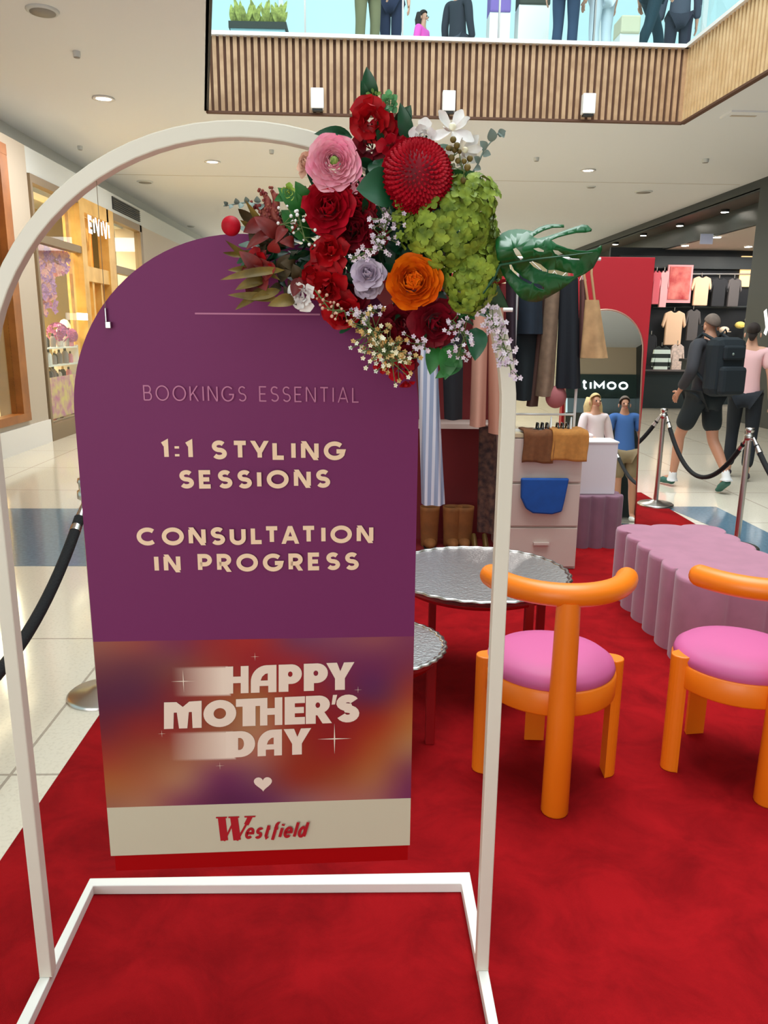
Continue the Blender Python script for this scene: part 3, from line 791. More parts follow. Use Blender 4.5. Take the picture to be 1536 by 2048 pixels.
# ------------------------------------------------------------ stanchions and ropes
def stanchion(x, y, h, label, base=True, r=0.155):
    z0 = CH if -1.03 < x < 2.69 and y < 7.15 else 0.0
    t = thing('stanchion', label, 'stanchion', (x, y, z0), 'chrome rope stanchions')
    MB().lathe([(r, z0), (r, z0 + 0.012), (r * 0.93, z0 + 0.02), (0.06, z0 + 0.028), (0.03, z0 + 0.045), (0.0, z0 + 0.05)], (x, y, 0), 40).build('base', M['steel'], t)
    MB().tube([(x, y, z0 + 0.03), (x, y, h - 0.05)], 0.021, 16).build('pole', M['steel'], t)
    MB().lathe([(0.026, h - 0.09), (0.034, h - 0.085), (0.034, h - 0.055), (0.026, h - 0.05), (0.026, h - 0.03), (0.031, h - 0.02), (0.028, h - 0.004), (0.0, h)], (x, y, 0), 20).build('cap', M['steel'], t)
    return t
def rope(a, b, sag, label, r=0.019, endcap=True):
    a = Vector(a); b = Vector(b); pts = []
    for k in range(33):
        u = k / 32; p = a.lerp(b, u); p.z -= sag * 4 * u * (1 - u); pts.append(p)
    t = thing('barrier_rope', label, 'rope', (a + b) / 2 - Vector((0, 0, sag)), 'black barrier ropes')
    MB().tube(pts[1:-1], r, 10).build('rope', M['rope'], t)
    for i, j_ in ((0, 2), (-1, -3)):
        MB().tube([pts[i], pts[j_]], [0.010, 0.022], 10).build('end_fitting', M['steel'], t)
    return t
S0 = (-1.078, 2.99); S0b = (-1.12, 1.15)
S1 = (2.62, 6.60); S2 = (2.70, 5.25); S3 = (2.76, 3.5)
stanchion(*S0, 0.93, 'chrome rope stanchion half hidden behind the left edge of the purple board', r=0.14)
stanchion(*S1, 0.87, 'chrome rope stanchion standing on the far carpet corner beside the red partition')
stanchion(*S2, 0.87, 'chrome rope stanchion rising behind the pink bench at the right')
rope((S0[0] - 0.0, S0[1] - 0.03, 0.83), (S0b[0], S0b[1], 0.83), 0.36, 'thick black rope hanging from the left stanchion on the pale floor', 0.020)
rope((S1[0] + 0.02, S1[1] - 0.02, 0.80), (S2[0], S2[1] + 0.02, 0.80), 0.40, 'black rope sagging between the two right stanchions', 0.018)
rope((S1[0] - 0.03, S1[1], 0.80), (S1[0] - 0.75, S1[1] + 0.25, 0.80), 0.36, 'black rope disappearing behind the red partition', 0.018)
rope((S2[0] + 0.02, S2[1] - 0.02, 0.80), (S3[0], S3[1], 0.80), 0.40, 'black rope leaving the picture at the right edge', 0.018)
# ------------------------------------------------------------ cream arch stand
FY = 1.513; FXL, FXR = -0.722, 0.289; FCX = (FXL + FXR) / 2; FR_ = (FXR - FXL) / 2; FZc = 1.342
T = 0.0145
AS = thing('arch_stand', 'tall cream metal arch stand holding the purple board and flowers', 'stand', (FCX, FY, CH))
pts = [(FXL, FY, CH + 0.03), (FXL, FY, 0.7)]
for k in range(41):
    a = PI - PI * k / 40; pts.append((FCX + FR_ * math.cos(a), FY, FZc + FR_ * math.sin(a)))
pts += [(FXR, FY, 0.7), (FXR, FY, CH + 0.03)]
MB().tube(pts, T, sq=True, up=(0, 1, 0)).build('arch_tube', M['cream'], AS, bevel=0.0025)
bx0, bx1, by0, by1 = FXL - 0.002, FXR + 0.002, 1.16, 1.815
bt = CH + T
MB().tube([(bx0, by0, bt), (bx0, by1, bt), (bx1, by1, bt), (bx1, by0, bt)], T, sq=True, up=(0, 0, 1), closed=True).build('base_frame', mat('white_powder_coat', srgb(240, 238, 230), 0.32), AS, bevel=0.0025)

# ------------------------------------------------------------ hanging board
BW = 0.668; BYAW = R(2.3)
BO = Vector((-0.219, 1.518, 0.0))
BD = thing('sign_board', 'tall plum arched sign board with peach lettering hanging in the cream arch', 'sign', BO)
BD.rotation_euler.z = BYAW
bxv = Vector((math.cos(BYAW), math.sin(BYAW), 0)); bnv = Vector((-bxv.y, bxv.x, 0))
def BP(px, py):       # point of the board plane in board coordinates (across, up)
    d = ray(px, py); k = (BO - CAM).dot(bnv) / d.dot(bnv); p = CAM + d * k
    return ((p - BO).dot(bxv), p.z)
zb = BP(525, 1701)[1]; zt = 1.672; hw = BW / 2
zmid = BP(515, 1606)[1]; zgrad = BP(515, 1278)[1]
def plate(name, poly, y0, y1, mt, parent=BD, bevel=0.0):
    return MB().prism(poly, 'y', y0, y1).build(name, mt, parent, local=True, bevel=bevel)
arch = [(-hw, zgrad), (hw, zgrad)]
for k in range(49):
    a = PI * k / 48; arch.append((hw * math.cos(a), zt - hw + hw * math.sin(a)))
plate('printed_panel', arch, 0, 0.006, M['board'])
plate('red_lower_strip', [(-hw + 0.008, zb - 0.040), (hw - 0.004, zb - 0.040), (hw - 0.004, zb), (-hw + 0.008, zb)], 0.002, 0.007, M['redstrip'])['label'] = 'dark red strip along the bottom edge'  # saturated dark red strip just under the cream strip
plate('cream_strip', [(-hw, zb), (hw, zb), (hw, zmid), (-hw, zmid)], 0, 0.006, M['strip'])['label'] = 'cream strip with the red logo'

# sunset-like printed gradient (colour artwork stored per vertex) with the two light trails
GRAD = [
 [(150,85,70),(150,70,62),(125,45,72),(150,36,40),(162,36,36),(120,50,80),(130,62,86),(142,70,80),(125,50,82)],
 [(110,50,60),(105,45,60),(125,58,55),(150,50,40),(150,30,34),(150,30,40),(120,36,70),(110,36,78),(125,44,66)],
 [(88,26,56),(95,30,56),(130,38,40),(155,70,44),(160,90,52),(150,34,30),(125,28,50),(98,34,72),(152,54,40)],
 [(110,28,44),(135,34,34),(140,42,36),(150,80,52),(172,115,80),(150,40,28),(138,22,28),(152,40,24),(176,98,46)],
 [(152,50,36),(150,68,42),(160,90,66),(168,105,80),(172,100,80),(150,48,30),(150,30,24),(168,75,34),(168,110,76)],
 [(168,90,46),(168,95,62),(168,110,88),(120,52,84),(132,70,80),(150,48,32),(156,64,36),(170,96,60),(130,60,80)],
 [(160,100,76),(168,108,84),(130,62,84),(94,34,72),(102,40,80),(140,82,90),(168,96,86),(162,96,88),(118,44,86)]]
def grad_colour(u, v):          # u across 0..1, v down 0..1, Catmull-Rom through the table
    x = u * 8; y = v * 6; i = min(7, int(x)); j = min(5, int(y)); fx = x - i; fy = y - j
    def cr(p, t): return .5 * (2 * p[1] + (-p[0] + p[2]) * t + (2 * p[0] - 5 * p[1] + 4 * p[2] - p[3]) * t * t + (-p[0] + 3 * p[1] - 3 * p[2] + p[3]) * t ** 3)
    out = []
    for c in range(3):
        col_ = []
        for jj in range(-1, 3):
            r_ = GRAD[max(0, min(6, j + jj))]
            col_.append(cr([r_[max(0, min(8, i + ii))][c] for ii in range(-1, 3)], fx))
        out.append(max(0, min(255, cr(col_, fy))))
    return out
def gradient_panel():
    nx, nz = 120, 72; mb = MB()
    mb.grid(lambda u, v: Vector((-hw + 2 * hw * u, 0, zgrad + (zmid - zgrad) * v)), nx, nz, smooth=False)
    mb.bb(-hw, hw, 0.0005, 0.006, zmid, zgrad)
    m = bpy.data.materials.new('gradient_print'); m.use_nodes = True; nt = m.node_tree; bs_ = nt.nodes['Principled BSDF']
    at = nt.nodes.new('ShaderNodeAttribute'); at.attribute_name = 'print_colour'
    nt.links.new(at.outputs['Color'], bs_.inputs['Base Color']); bs_.inputs['Roughness'].default_value = .5; bs_.inputs['Specular IOR Level'].default_value = .25
    o = mb.build('gradient_panel', m, BD, local=True)
    ca = o.data.color_attributes.new('print_colour', 'FLOAT_COLOR', 'POINT')
    tr = [(BP(345, 1335), BP(458, 1388)), (BP(338, 1466), BP(470, 1518))]
    tint = srgb(238, 214, 196)
    for k, v in enumerate(o.data.vertices):
        u = (v.co.x + hw) / (2 * hw); w_ = (zgrad - v.co.z) / (zgrad - zmid)
        c = srgb(*grad_colour(u, w_))
        for (p0, p1) in tr:
            if p0[0] < v.co.x < p1[0] and p1[1] < v.co.z < p0[1]:
                f = ((v.co.x - p0[0]) / (p1[0] - p0[0])); f = min(1, f * 1.12)
                c = tuple(a * (1 - f) + b_ * f for a, b_ in zip(c, tint))
        ca.data[k].color = (*c, 1)
    o['label'] = 'printed orange, red and plum gradient panel'
gradient_panel()

# ---- stroke lettering
def arcp(cx, cy, rx, ry, a0, a1, n=14):
    return [(cx + rx * math.cos(R(a0 + (a1 - a0) * k / n)), cy + ry * math.sin(R(a0 + (a1 - a0) * k / n))) for k in range(n + 1)]
GL = {
 'O': (1.02, [arcp(.5, .5, .5, .5, 90, 450, 30)]), 'C': (.92, [arcp(.54, .5, .54, .5, 48, 312, 24)]),
 'G': (.98, [arcp(.5, .5, .5, .5, 45, 330, 24) + [(.98, .46), (.6, .46)]]),
 'B': (.62, [[(0, 0), (0, 1), (.55, 1)] + arcp(.55, .76, .34, .24, 90, -90, 10) + [(0, .52)], [(0, .52), (.62, .52)] + arcp(.62, .26, .38, .26, 90, -90, 10) + [(0, 0)]]),
 'K': (.66, [[(0, 0), (0, 1)], ('h', (.92, 1), (.06, .36)), ('h', (.34, .58), (.98, 0))]), 'I': (.02, [[(.5, 0), (.5, 1)]]),
 'N': (.74, [[(0, 0), (0, 1)], ('h', (.03, 1), (.97, 0)), [(1, 0), (1, 1)]]),
 'S': (.58, [arcp(.5, .75, .47, .25, 35, 270, 14) + arcp(.5, .25, .5, .25, 90, -150, 14)]),
 'E': (.54, [[(1, 1), (0, 1), (0, 0), (1, 0)], [(0, .5), (.88, .5)]]),
 'T': (.66, [[(0, 1), (1, 1)], [(.5, 1), (.5, 0)]]), 'A': (.80, [('h', (0, 0), (.5, 1)), ('h', (.5, 1), (1, 0)), [(.22, .24), (.78, .24)]]),
 'L': (.50, [[(0, 1), (0, 0), (1, 0)]]), '1': (.26, [[(0, .86), (.8, 1), (.8, 0)]]),
 ':': (.02, [[(.5, .04), (.5, .2)], [(.5, .58), (.5, .74)]]),
 'Y': (.76, [('h', (0, 1), (.5, .38)), ('h', (1, 1), (.5, .38)), [(.5, .42), (.5, 0)]]),
 'U': (.68, [[(0, 1)] + arcp(.5, .36, .5, .36, 180, 360, 16) + [(1, 1)]]),
 'P': (.58, [[(0, 0), (0, 1), (.5, 1)] + arcp(.5, .7, .5, .3, 90, -90, 12) + [(0, .4)]]),
 'R': (.60, [[(0, 0), (0, 1), (.5, 1)] + arcp(.5, .71, .48, .29, 90, -90, 12) + [(0, .42)], ('h', (.45, .45), (.98, 0))]),
 'M': (.92, [[(0, 0), (0, 1), (.5, .3), (1, 1), (1, 0)]]), 'H': (.70, [[(0, 0), (0, 1)], [(1, 0), (1, 1)], [(0, .5), (1, .5)]]),
 'D': (.74, [[(0, 0), (0, 1), (.4, 1)] + arcp(.4, .5, .6, .5, 90, -90, 16) + [(0, 0)]]),
 "'": (.02, [[(.5, .72), (.5, 1.0)]]), ' ': (.42, []),
 'e': (.72, [[(.04, .5), (.96, .5)] + arcp(.5, .5, .48, .5, 0, 315, 16)]),
 's': (.52, [arcp(.5, .75, .45, .25, 30, 270, 10) + arcp(.5, .25, .47, .25, 90, -150, 10)]),
 't': (.40, [[(.4, 1.35), (.4, .2), (.7, 0), (1, .1)], [(0, 1), (1, 1)]]),
 'f': (.46, [arcp(.8, 1.3, .4, .25, 60, 180, 8) + [(.4, -.3)], [(0, 1), (1, 1)]]),
 'i': (.02, [[(.5, 0), (.5, 1)], [(.5, 1.25), (.5, 1.45)]]),
 'l': (.02, [[(.5, 0), (.5, 1.6)]]),
 'd': (.66, [arcp(.45, .5, .45, .5, 0, 360, 18), [(1, 0), (1, 1.6)]]),
 'V': (.7, [('h', (0, 1), (.5, 0)), ('h', (1, 1), (.5, 0))]),
 'W': (1.3, [[(0, 1), (.3, 0), (.5, .9), (.72, 0), (1, 1)]]),
 # heavy display capitals of the greeting
 'a': (.62, [[(0, 0), (0, .55)] + arcp(.62, .55, .62, .45, 180, 90, 8) + [(1, 1), (1, 0)], [(.2, .28), (1, .28)]]),
 'm': (.88, [[(0, 0), (0, .98), (.3, .98), (.5, .5), (.5, 0), (.5, .5), (.7, .98), (1, .98), (1, 0)]]),
 'n': (1.0, [[(0, 0), (0, 1), (.3, 1)] + arcp(.3, .7, .22, .3, 90, 0, 6) + [(.52, 0)], [(.52, .6)] + arcp(.78, .7, .22, .3, 120, 0, 6) + [(1, 0)]]),
}
def ribbon(mb, pts, t, y):
    y = y - 0.00006 * (len(mb.f) % 97)
    q = [Vector((a, b)) for a, b in pts]
    r_ = [q[0]]
    for p in q[1:]:
        if (p - r_[-1]).length > 1e-5: r_.append(p)
    q = r_; n = len(q); L = []; Rr = []
    closed = (q[0] - q[-1]).length < 1e-4
    for i in range(n):
        if closed and i in (0, n - 1): d0 = (q[-1] - q[-2]).normalized(); d1 = (q[1] - q[0]).normalized()
        else:
            d0 = (q[i] - q[i - 1]).normalized() if i else None
            d1 = (q[i + 1] - q[i]).normalized() if i < n - 1 else None
            d0 = d0 or d1; d1 = d1 or d0
        d = d0 + d1
        if d.length < 0.2: d = d0
        d.normalize(); nn = Vector((-d.y, d.x)); k = t / 2 / max(0.42, nn.dot(Vector((-d0.y, d0.x))))
        L.append(q[i] + nn * k); Rr.append(q[i] - nn * k)
    vs = [(v.x, y, v.y) for v in L] + [(v.x, y, v.y) for v in Rr]
    mb.add(vs, [(i, i + 1, n + i + 1, n + i) for i in range(n - 1)])
KERN = {'LT': -.26, 'TY': -.16, 'YL': -.08, 'TA': -.18, 'AT': -.18}
def kn(s, i): return KERN.get(s[i:i + 2], 0.0)
def text_line(name, s, pl, pr, cap, t, gap, mt, parent=BD, y=-0.0010, mapf=None, slant=0.0, glyph=None):
    # s is laid out between the two baseline points pl and pr; cap = cap height, t = stroke (fraction of cap)
    ws = []
    for c in s:
        w_ = GL[c][0]; ws.append(w_ + (t if c != ' ' else 0))
    total = sum(ws) + gap * (len(s) - 1) + sum(kn(s, i) for i in range(len(s) - 1))
    (x0, z0), (x1, z1) = pl, pr
    k = (x1 - x0) / (total); x = 0; mb = MB()
    for ci, (c, w_) in enumerate(zip(s, ws)):
        g = GL[c]
        for st in g[1]:
            if st[0] == 'h':
                (a0_, b0_), (a1_, b1_) = st[1], st[2]; q4 = []
                dx = (a1_ - a0_) * g[0]; dy = b1_ - b0_; hw_ = t / 2 * math.sqrt(dx * dx + dy * dy) / abs(dy)
                for (aa, bb, sg) in ((a0_, b0_, -1), (a0_, b0_, 1), (a1_, b1_, 1), (a1_, b1_, -1)):
                    gx = x + t / 2 + aa * g[0] + sg * hw_
                    q4.append((x0 + gx * k + slant * bb * cap, y - 0.00006 * (len(mb.f) % 97), z0 + (z1 - z0) * gx / total + bb * cap))
                mb.add(q4, [(0, 1, 2, 3)])
                continue
            pp = []
            for a, b in st:
                gx = x + t / 2 + a * g[0]; gy = t / 2 + b * (1 - t)
                X_ = x0 + gx * k + slant * gy * cap; Z_ = z0 + (z1 - z0) * gx / total + gy * cap
                pp.append((X_, Z_))
            ribbon(mb, pp, t * cap, y)
        x += w_ + gap + kn(s, ci)
    return mb.build(name, mt, parent, local=True, recalc=False)
def row(name, s, x0, x1, yt, yb, t, gap, mt, dy=0.0):
    # one part per word, laid out on a shared line
    adv = [(GL[c][0] + (t if c != ' ' else 0)) + gap + kn(s, i_) for i_, c in enumerate(s)]; tot = sum(adv) - gap; o = None
    i = 0
    for wd in s.split(' '):
        a = sum(adv[:i]) / tot; b_ = (sum(adv[:i + len(wd)]) - gap) / tot; i += len(wd) + 1
        xa, xb = x0 + (x1 - x0) * a, x0 + (x1 - x0) * b_
        pl = BP(xa, yb - dy + 2 * dy * a); pr = BP(xb, yb - dy + 2 * dy * b_); cap = BP(xa, yt - dy + 2 * dy * a)[1] - pl[1]
        o = text_line(name, wd, pl, pr, cap, t, gap, mt)
    return o
row('small_lettering', 'BOOKINGS ESSENTIAL', 288, 718, 772, 803, 0.085, 0.34, M['letter_mauve'], 2)
row('large_lettering', '1:1 STYLING', 322, 691, 881, 919, 0.235, 0.30, M['letter'], 1)
row('large_lettering', 'SESSIONS', 360, 660, 939, 976, 0.235, 0.32, M['letter'], -1)
row('large_lettering', 'CONSULTATION', 275, 746, 1052, 1088, 0.235, 0.30, M['letter'], -3)
row('large_lettering', 'IN PROGRESS', 310, 717, 1106, 1142, 0.235, 0.32, M['letter'], -3)
GZ = lambda x, y: (320 + x / 3.657, 1310 + y / 3.657)
def arcu(cx, cy, rx, ry, a0, a1, n=10): return arcp(cx, cy, rx, ry, a0, a1, n)
HV = {
 'H': [[(0, 0), (0, 1), (.33, 1), (.33, .62), (.66, .62), (.66, 1), (1, 1), (1, 0), (.66, 0), (.66, .38), (.33, .38), (.33, 0)]],
 'A': [[(0, 0), (0, .42)] + arcu(.62, .42, .62, .58, 172, 90, 8) + [(1, 1), (1, 0), (.68, 0), (.68, .24), (.34, .24), (.34, 0)], [(.38, .44), (.66, .44), (.66, .70), (.56, .68), (.44, .58)]],
 'P': [[(0, 0), (0, 1), (.55, 1)] + arcu(.55, .64, .45, .36, 85, -85, 12) + [(.55, .28), (.42, .28), (.42, 0)], arcu(.50, .64, .10, .10, 0, 330, 11)],
 'Y': [[(0, 1), (.38, 1), (.5, .68), (.63, 1), (1, 1), (.66, .42), (.66, 0), (.31, 0), (.31, .42)]],
 'M': [[(0, 0), (0, 1), (.33, .99), (.5, .80), (.67, .99), (1, 1), (1, 0), (.76, 0), (.74, .60), (.66, .60), (.62, 0), (.40, 0), (.34, .60), (.26, .60), (.25, 0)]],
 'O': [arcu(.5, .5, .5, .5, 0, 350, 35), arcu(.5, .5, .19, .20, 0, 345, 23)],
 'T': [[(0, 1), (1.02, 1), (1.02, .72), (.80, .72), (.80, 0), (.27, 0), (.27, .72), (0, .72)]],
 'E': [[(0, 0), (0, 1), (1, 1), (1, .76), (.50, .76), (.50, .62), (.95, .62), (.95, .40), (.50, .40), (.50, .26), (1, .26), (1, 0)]],
 'R': [[(0, 0), (0, 1), (.5, 1)] + arcu(.5, .68, .42, .32, 85, -60, 10) + [(1.0, 0), (.64, 0), (.44, .30), (.38, .30), (.38, 0)], arcu(.46, .66, .09, .10, 0, 330, 11)],
 "'": [[(0, .66), (.25, 1), (1, 1), (.6, .66)]],
 'D': [[(0, 0), (0, 1), (.5, 1)] + arcu(.5, .5, .5, .5, 85, -85, 14) + [(.5, 0)], [(.42, .28), (.42, .74)] + arcu(.48, .51, .14, .23, 85, -85, 8)],
 'S': None,
}
def greeting(name, letters, top, bot, label):
    b = bmesh.new(); idx = 0
    (tx0, ty0, tx1, ty1), (bx0_, by0_, bx1_, by1_) = top, bot
    for ch_, xa, xb in letters:
        def mp(u, v):
            x = xa + (xb - xa) * u
            yt_ = ty0 + (ty1 - ty0) * (x - tx0) / (tx1 - tx0); yb_ = by0_ + (by1_ - by0_) * (x - bx0_) / (bx1_ - bx0_)
            s_, z_ = BP(*GZ(x, yb_ + (yt_ - yb_) * v)); return (s_, -0.0010 - 0.0001 * (idx % 2), z_)
        idx += 1
        if ch_ == 'S':
            pth = arcp(.5, .70, .32, .155, 20, 270, 12) + arcp(.5, .31, .33, .17, 85, -160, 12)
            mb = MB(); ribbon(mb, [(p_[0] * .62, p_[1]) for p_ in pth], .27, 0)
            vs = [b.verts.new(mp(v.x / .62, v.z)) for v in mb.v]
            for f in mb.f: b.faces.new([vs[i] for i in f])
            continue
        es = []
        for poly in HV[ch_]:
            vs = [b.verts.new(mp(u, v)) for u, v in poly]
            es += [b.edges.new((vs[i], vs[(i + 1) % len(vs)])) for i in range(len(vs))]
        bmesh.ops.triangle_fill(b, use_beauty=True, edges=es, normal=(0, -1, 0))
    me = bpy.data.meshes.new(name); b.to_mesh(me); b.free(); me.materials.append(M['letter_white'])
    o = bpy.data.objects.new(name, me); COL.objects.link(o); o.parent = BD; o['label'] = label
greeting('greeting_lettering', [('H', 480, 648), ('A', 665, 852), ('P', 868, 1038), ('P', 1052, 1228), ('Y', 1216, 1422)], (480, 84, 1420, 50), (480, 282, 1420, 250), 'chunky ivory word HAPPY')
greeting('greeting_lettering', [('M', 30, 305), ('O', 318, 558), ('T', 556, 735), ('H', 732, 895), ('E', 912, 1060), ('R', 1066, 1258), ("'", 1255, 1296), ('S', 1296, 1450)], (30, 345, 1440, 283), (30, 540, 1440, 490), "chunky ivory word MOTHER'S")
greeting('greeting_lettering', [('D', 482, 696), ('A', 714, 892), ('Y', 904, 1106)], (480, 560, 1105, 532), (480, 750, 1105, 722), 'chunky ivory word DAY')
(a0, b0), (a1, b1) = BP(390, 627), BP(640, 629)
rl = MB(); ribbon(rl, [(a0, b0), (a1, b1)], 0.003, -0.001); rl.build('ruled_line', M['letter_mauve'], BD, local=True, recalc=False)
# heart
hc = BP(526, 1566); hs = 0.021
hp = []
for k in range(40):
    a = 2 * PI * k / 40; x = 16 * math.sin(a) ** 3; z = 13 * math.cos(a) - 5 * math.cos(2 * a) - 2 * math.cos(3 * a) - math.cos(4 * a)
    hp.append((hc[0] + x * hs / 17, -0.001, hc[1] + z * hs / 17))
MB().add(hp, [tuple(range(40))]).build('printed_heart', M['letter_white'], BD, local=True, recalc=False)
# four-pointed sparkles
for px, py, r in [(669, 1477, 34), (367, 1362, 24), (716, 1379, 8), (510, 1313, 9), (324, 1467, 8), (440, 1531, 9)]:
    sk = MB(); c = BP(px, py); r *= BW / 610
    v = []
    for k in range(8):
        a = PI * k / 4; q = r if k % 2 == 0 else r * 0.055
        v.append((c[0] + q * math.cos(a), -0.0014, c[1] + q * math.sin(a)))
    sk.add([(c[0], -0.0014, c[1])] + v, [(0, i + 1, (i + 1) % 8 + 1) for i in range(8)])
    sk.build('printed_sparkle', M['letter_white'], BD, local=True, recalc=False)
# red retail logo: heavy slanted W with serifs, then slanted script-like lower case
lg = MB()
wl = BP(436, 1683); wr_ = BP(500, 1681); ch_ = BP(436, 1634)[1] - wl[1]; Wd = wr_[0] - wl[0]
def WP(a, b): return (wl[0] + (a + 0.13 * (b - 0.5)) * Wd, wl[1] + b * ch_)
ribbon(lg, [WP(.08, 1), WP(.26, .04)], ch_ * .27, -0.001)
ribbon(lg, [WP(.26, .02), WP(.50, .9)], ch_ * .07, -0.001)
ribbon(lg, [WP(.46, 1), WP(.66, .04)], ch_ * .27, -0.001)
ribbon(lg, [WP(.66, .02), WP(.98, .98)], ch_ * .08, -0.001)
ribbon(lg, [WP(.88, .66), WP(.97, .98)], ch_ * .17, -0.001)
for a in (.08, .46, .96): ribbon(lg, [WP(a - .17, .985), WP(a + .17, .985)], ch_ * .06, -0.001)
lg.build('logo_initial', M['logo'], BD, local=True, recalc=False)
pl = BP(488, 1678); pr = BP(609, 1672); xh = (BP(488, 1655)[1] - pl[1])
text_line('logo_lettering', 'estfield', pl, pr, xh, 0.23, 0.24, M['logo'], slant=0.28)

# clips and hanging wires
for px, py, top in [(219, 650, (205, 378)), (790, 640, None)]:
    s, z = BP(px, py)
    c = MB().box((s, -0.006, z), (0.010, 0.010, 0.012)).box((s - 0.004, -0.004, z + 0.016), (0.003, 0.006, 0.03))
    c.build('clip', M['steel'], BD, local=True, bevel=0.001)
    zc = FZc + math.sqrt(max(0, (FR_) ** 2 - (s + BO.x - FCX) ** 2))
    MB().tube([(s - 0.004, -0.006, z + 0.02), (s - 0.004, -0.005, zc - 0.01)], 0.0006, 6).build('hanging_wire', M['brown'], BD, local=True)
# ------------------------------------------------------------ flower arrangement on the arch
AY = 1.43
FA = thing('flower_arrangement', 'large mixed arrangement of red, pink, orange and green blooms on the arch', 'flowers', P(750, 640, 1.49))
def fm(name, c1, c2, sc=45, rough=0.55):
    return mat(name, c1, rough, col2=c2, nscale=sc, spec=0.22)
FMT = {
 'pink': fm('petal_pink', srgb(244, 150, 178), srgb(250, 186, 198)),
 'peach': fm('petal_peach', srgb(226, 180, 156), srgb(204, 148, 126)),
 'red': fm('petal_red', srgb(186, 8, 20), srgb(150, 2, 14)),
 'crim': fm('petal_crimson', srgb(158, 2, 24), srgb(186, 8, 34)),
 'burg': fm('petal_burgundy', srgb(104, 6, 24), srgb(140, 10, 32)),
 'orange': fm('petal_orange', srgb(246, 126, 12), srgb(230, 92, 8)),
 'lav': fm('petal_lavender', srgb(214, 196, 212), srgb(190, 168, 190)),
 'white': fm('petal_white', srgb(244, 240, 236), srgb(232, 222, 220)),
 'cream': fm('petal_cream', srgb(240, 222, 178), srgb(236, 236, 220)),
 'hyd': fm('hydrangea_green', srgb(78, 98, 24), srgb(150, 166, 58), 38),
 'core': fm('core_green', srgb(96, 120, 50), srgb(150, 160, 80), 200),
 'gold': fm('wax_gold', srgb(188, 128, 58), srgb(222, 190, 130), 120),
 'lilac': fm('wax_lilac', srgb(208, 180, 204), srgb(236, 220, 226), 120),
}
def axisframe(ax):
    ax = Vector(ax).normalized(); a = ax.orthogonal().normalized(); return ax, a, ax.cross(a)
def petal(mb, base, ydir, xdir, zdir, w_, h, cup, curl, nu=4, nv=5, ruf=0.0, ph=0.0):
    def f(u, v):
        s = u * 2 - 1
        hwid = w_ * (v ** 0.55) * math.sqrt(max(0.0, 1 - v ** 5 * 0.86))
        x = s * hwid; y = h * v * (1 - 0.10 * s * s * v)
        z = cup * s * s * hwid - curl * v * v * h + ruf * math.sin(5 * s + ph) * v
        return base + xdir * x + ydir * y + zdir * z
    mb.grid(f, nu, nv)
def bloom(px, py, rpx, kind, mt, n=26, tilt0=12, tilt1=84, axis=None, Y=AY, name='flower', label=None, base=0.55, wf=0.75, inner=0.1, hf0=0.5, hf1=0.75, curl0=-0.5, curl1=0.35, cup=0.35, ruf=0.0, squash=1.0, seed=0, core=None):
    c = P(px, py, Y); s = (P(px + 1, py, Y) - c).length; Rr = rpx * s
    ax0 = Vector(axis) if axis else (CAM - c).normalized() + Vector((random.uniform(-.15, .15), 0, random.uniform(-.1, .2)))
    ax, a, b = axisframe(ax0)
    mb = MB(); rnd = random.Random(seed + int(px))
    for i in range(n):
        t = ((i + 0.5) / n); q = i * 2.39996 + rnd.uniform(-.15, .15)
        rad = a * math.cos(q) + b * math.sin(q); tan = ax.cross(rad)
        tl = R(tilt0 + (tilt1 - tilt0) * t ** 0.8)
        yd = ax * math.cos(tl) + rad * math.sin(tl); zd = ax * math.sin(tl) - rad * math.cos(tl)
        h = Rr * (hf0 + (hf1 - hf0) * t); r0 = Rr * (inner + (1 - hf1) * t * 1.0)
        bs = c - ax * Rr * base * (0.55 + 0.25 * t) + rad * r0
        petal(mb, bs, yd, tan, zd, h * wf * (0.75 + 0.35 * t), h, cup, curl0 + (curl1 - curl0) * t, ruf=ruf * Rr, ph=rnd.uniform(0, 6))
    if squash != 1.0:
        for v in mb.v: v.x = c.x + (v.x - c.x) * squash
    o = mb.build(name, mt, FA, recalc=False)
    if label: o['label'] = label
    if core:
        k = MB().ball(c - ax * Rr * 0.10, Rr * core[0], (1, 1, 1), 14, 10); k.build('flower_centre', core[1], o)
    return o
G = FMT
dn = (0, -1, .1)
# back filler mass of foliage and stems
for (px, py, r_) in [(700, 470, 95), (830, 470, 95), (760, 350, 75), (780, 600, 85), (900, 560, 65), (640, 480, 70), (560, 500, 50)]:
    c = P(px, py, AY + 0.05); s = 0.00098
    mb = MB(); rnd = random.Random(int(px * 3 + py))
    for i in range(46):
        d = Vector((rnd.uniform(-1, 1), rnd.uniform(-.45, .35), rnd.uniform(-1, 1))); 
        if d.length > 1.2: continue
        bs = c + d * r_ * s * 0.8
        yd = (d + Vector((0, -.5, rnd.uniform(-.3, .3)))).normalized(); xd = yd.orthogonal().normalized(); zd = yd.cross(xd)
        petal(mb, bs, yd, xd, zd, 0.012, 0.045, 0.3, 0.3, 3, 4)
    mb.build('foliage', M['leafd'], FA, recalc=False)
# pink ranunculus
bloom(668, 320, 60, 'ran', G['pink'], 64, 8, 82, inner=.05, hf0=.28, hf1=.58, wf=.85, curl0=-.5, curl1=-.05, cup=.25, name='pink_ranunculus', label='large pink layered bloom at the upper left', seed=3, core=(0.17, G['core']), axis=(0.05, -1, .12), Y=1.40)
bloom(610, 325, 30, 'bud', G['peach'], 18, 5, 55, name='peach_bud', axis=(-.6, -.6, .2), Y=1.43)
bloom(718, 368, 22, 'bud', G['pink'], 10, 20, 80, name='pink_petals', axis=(.3, -1, -.3), Y=1.42)
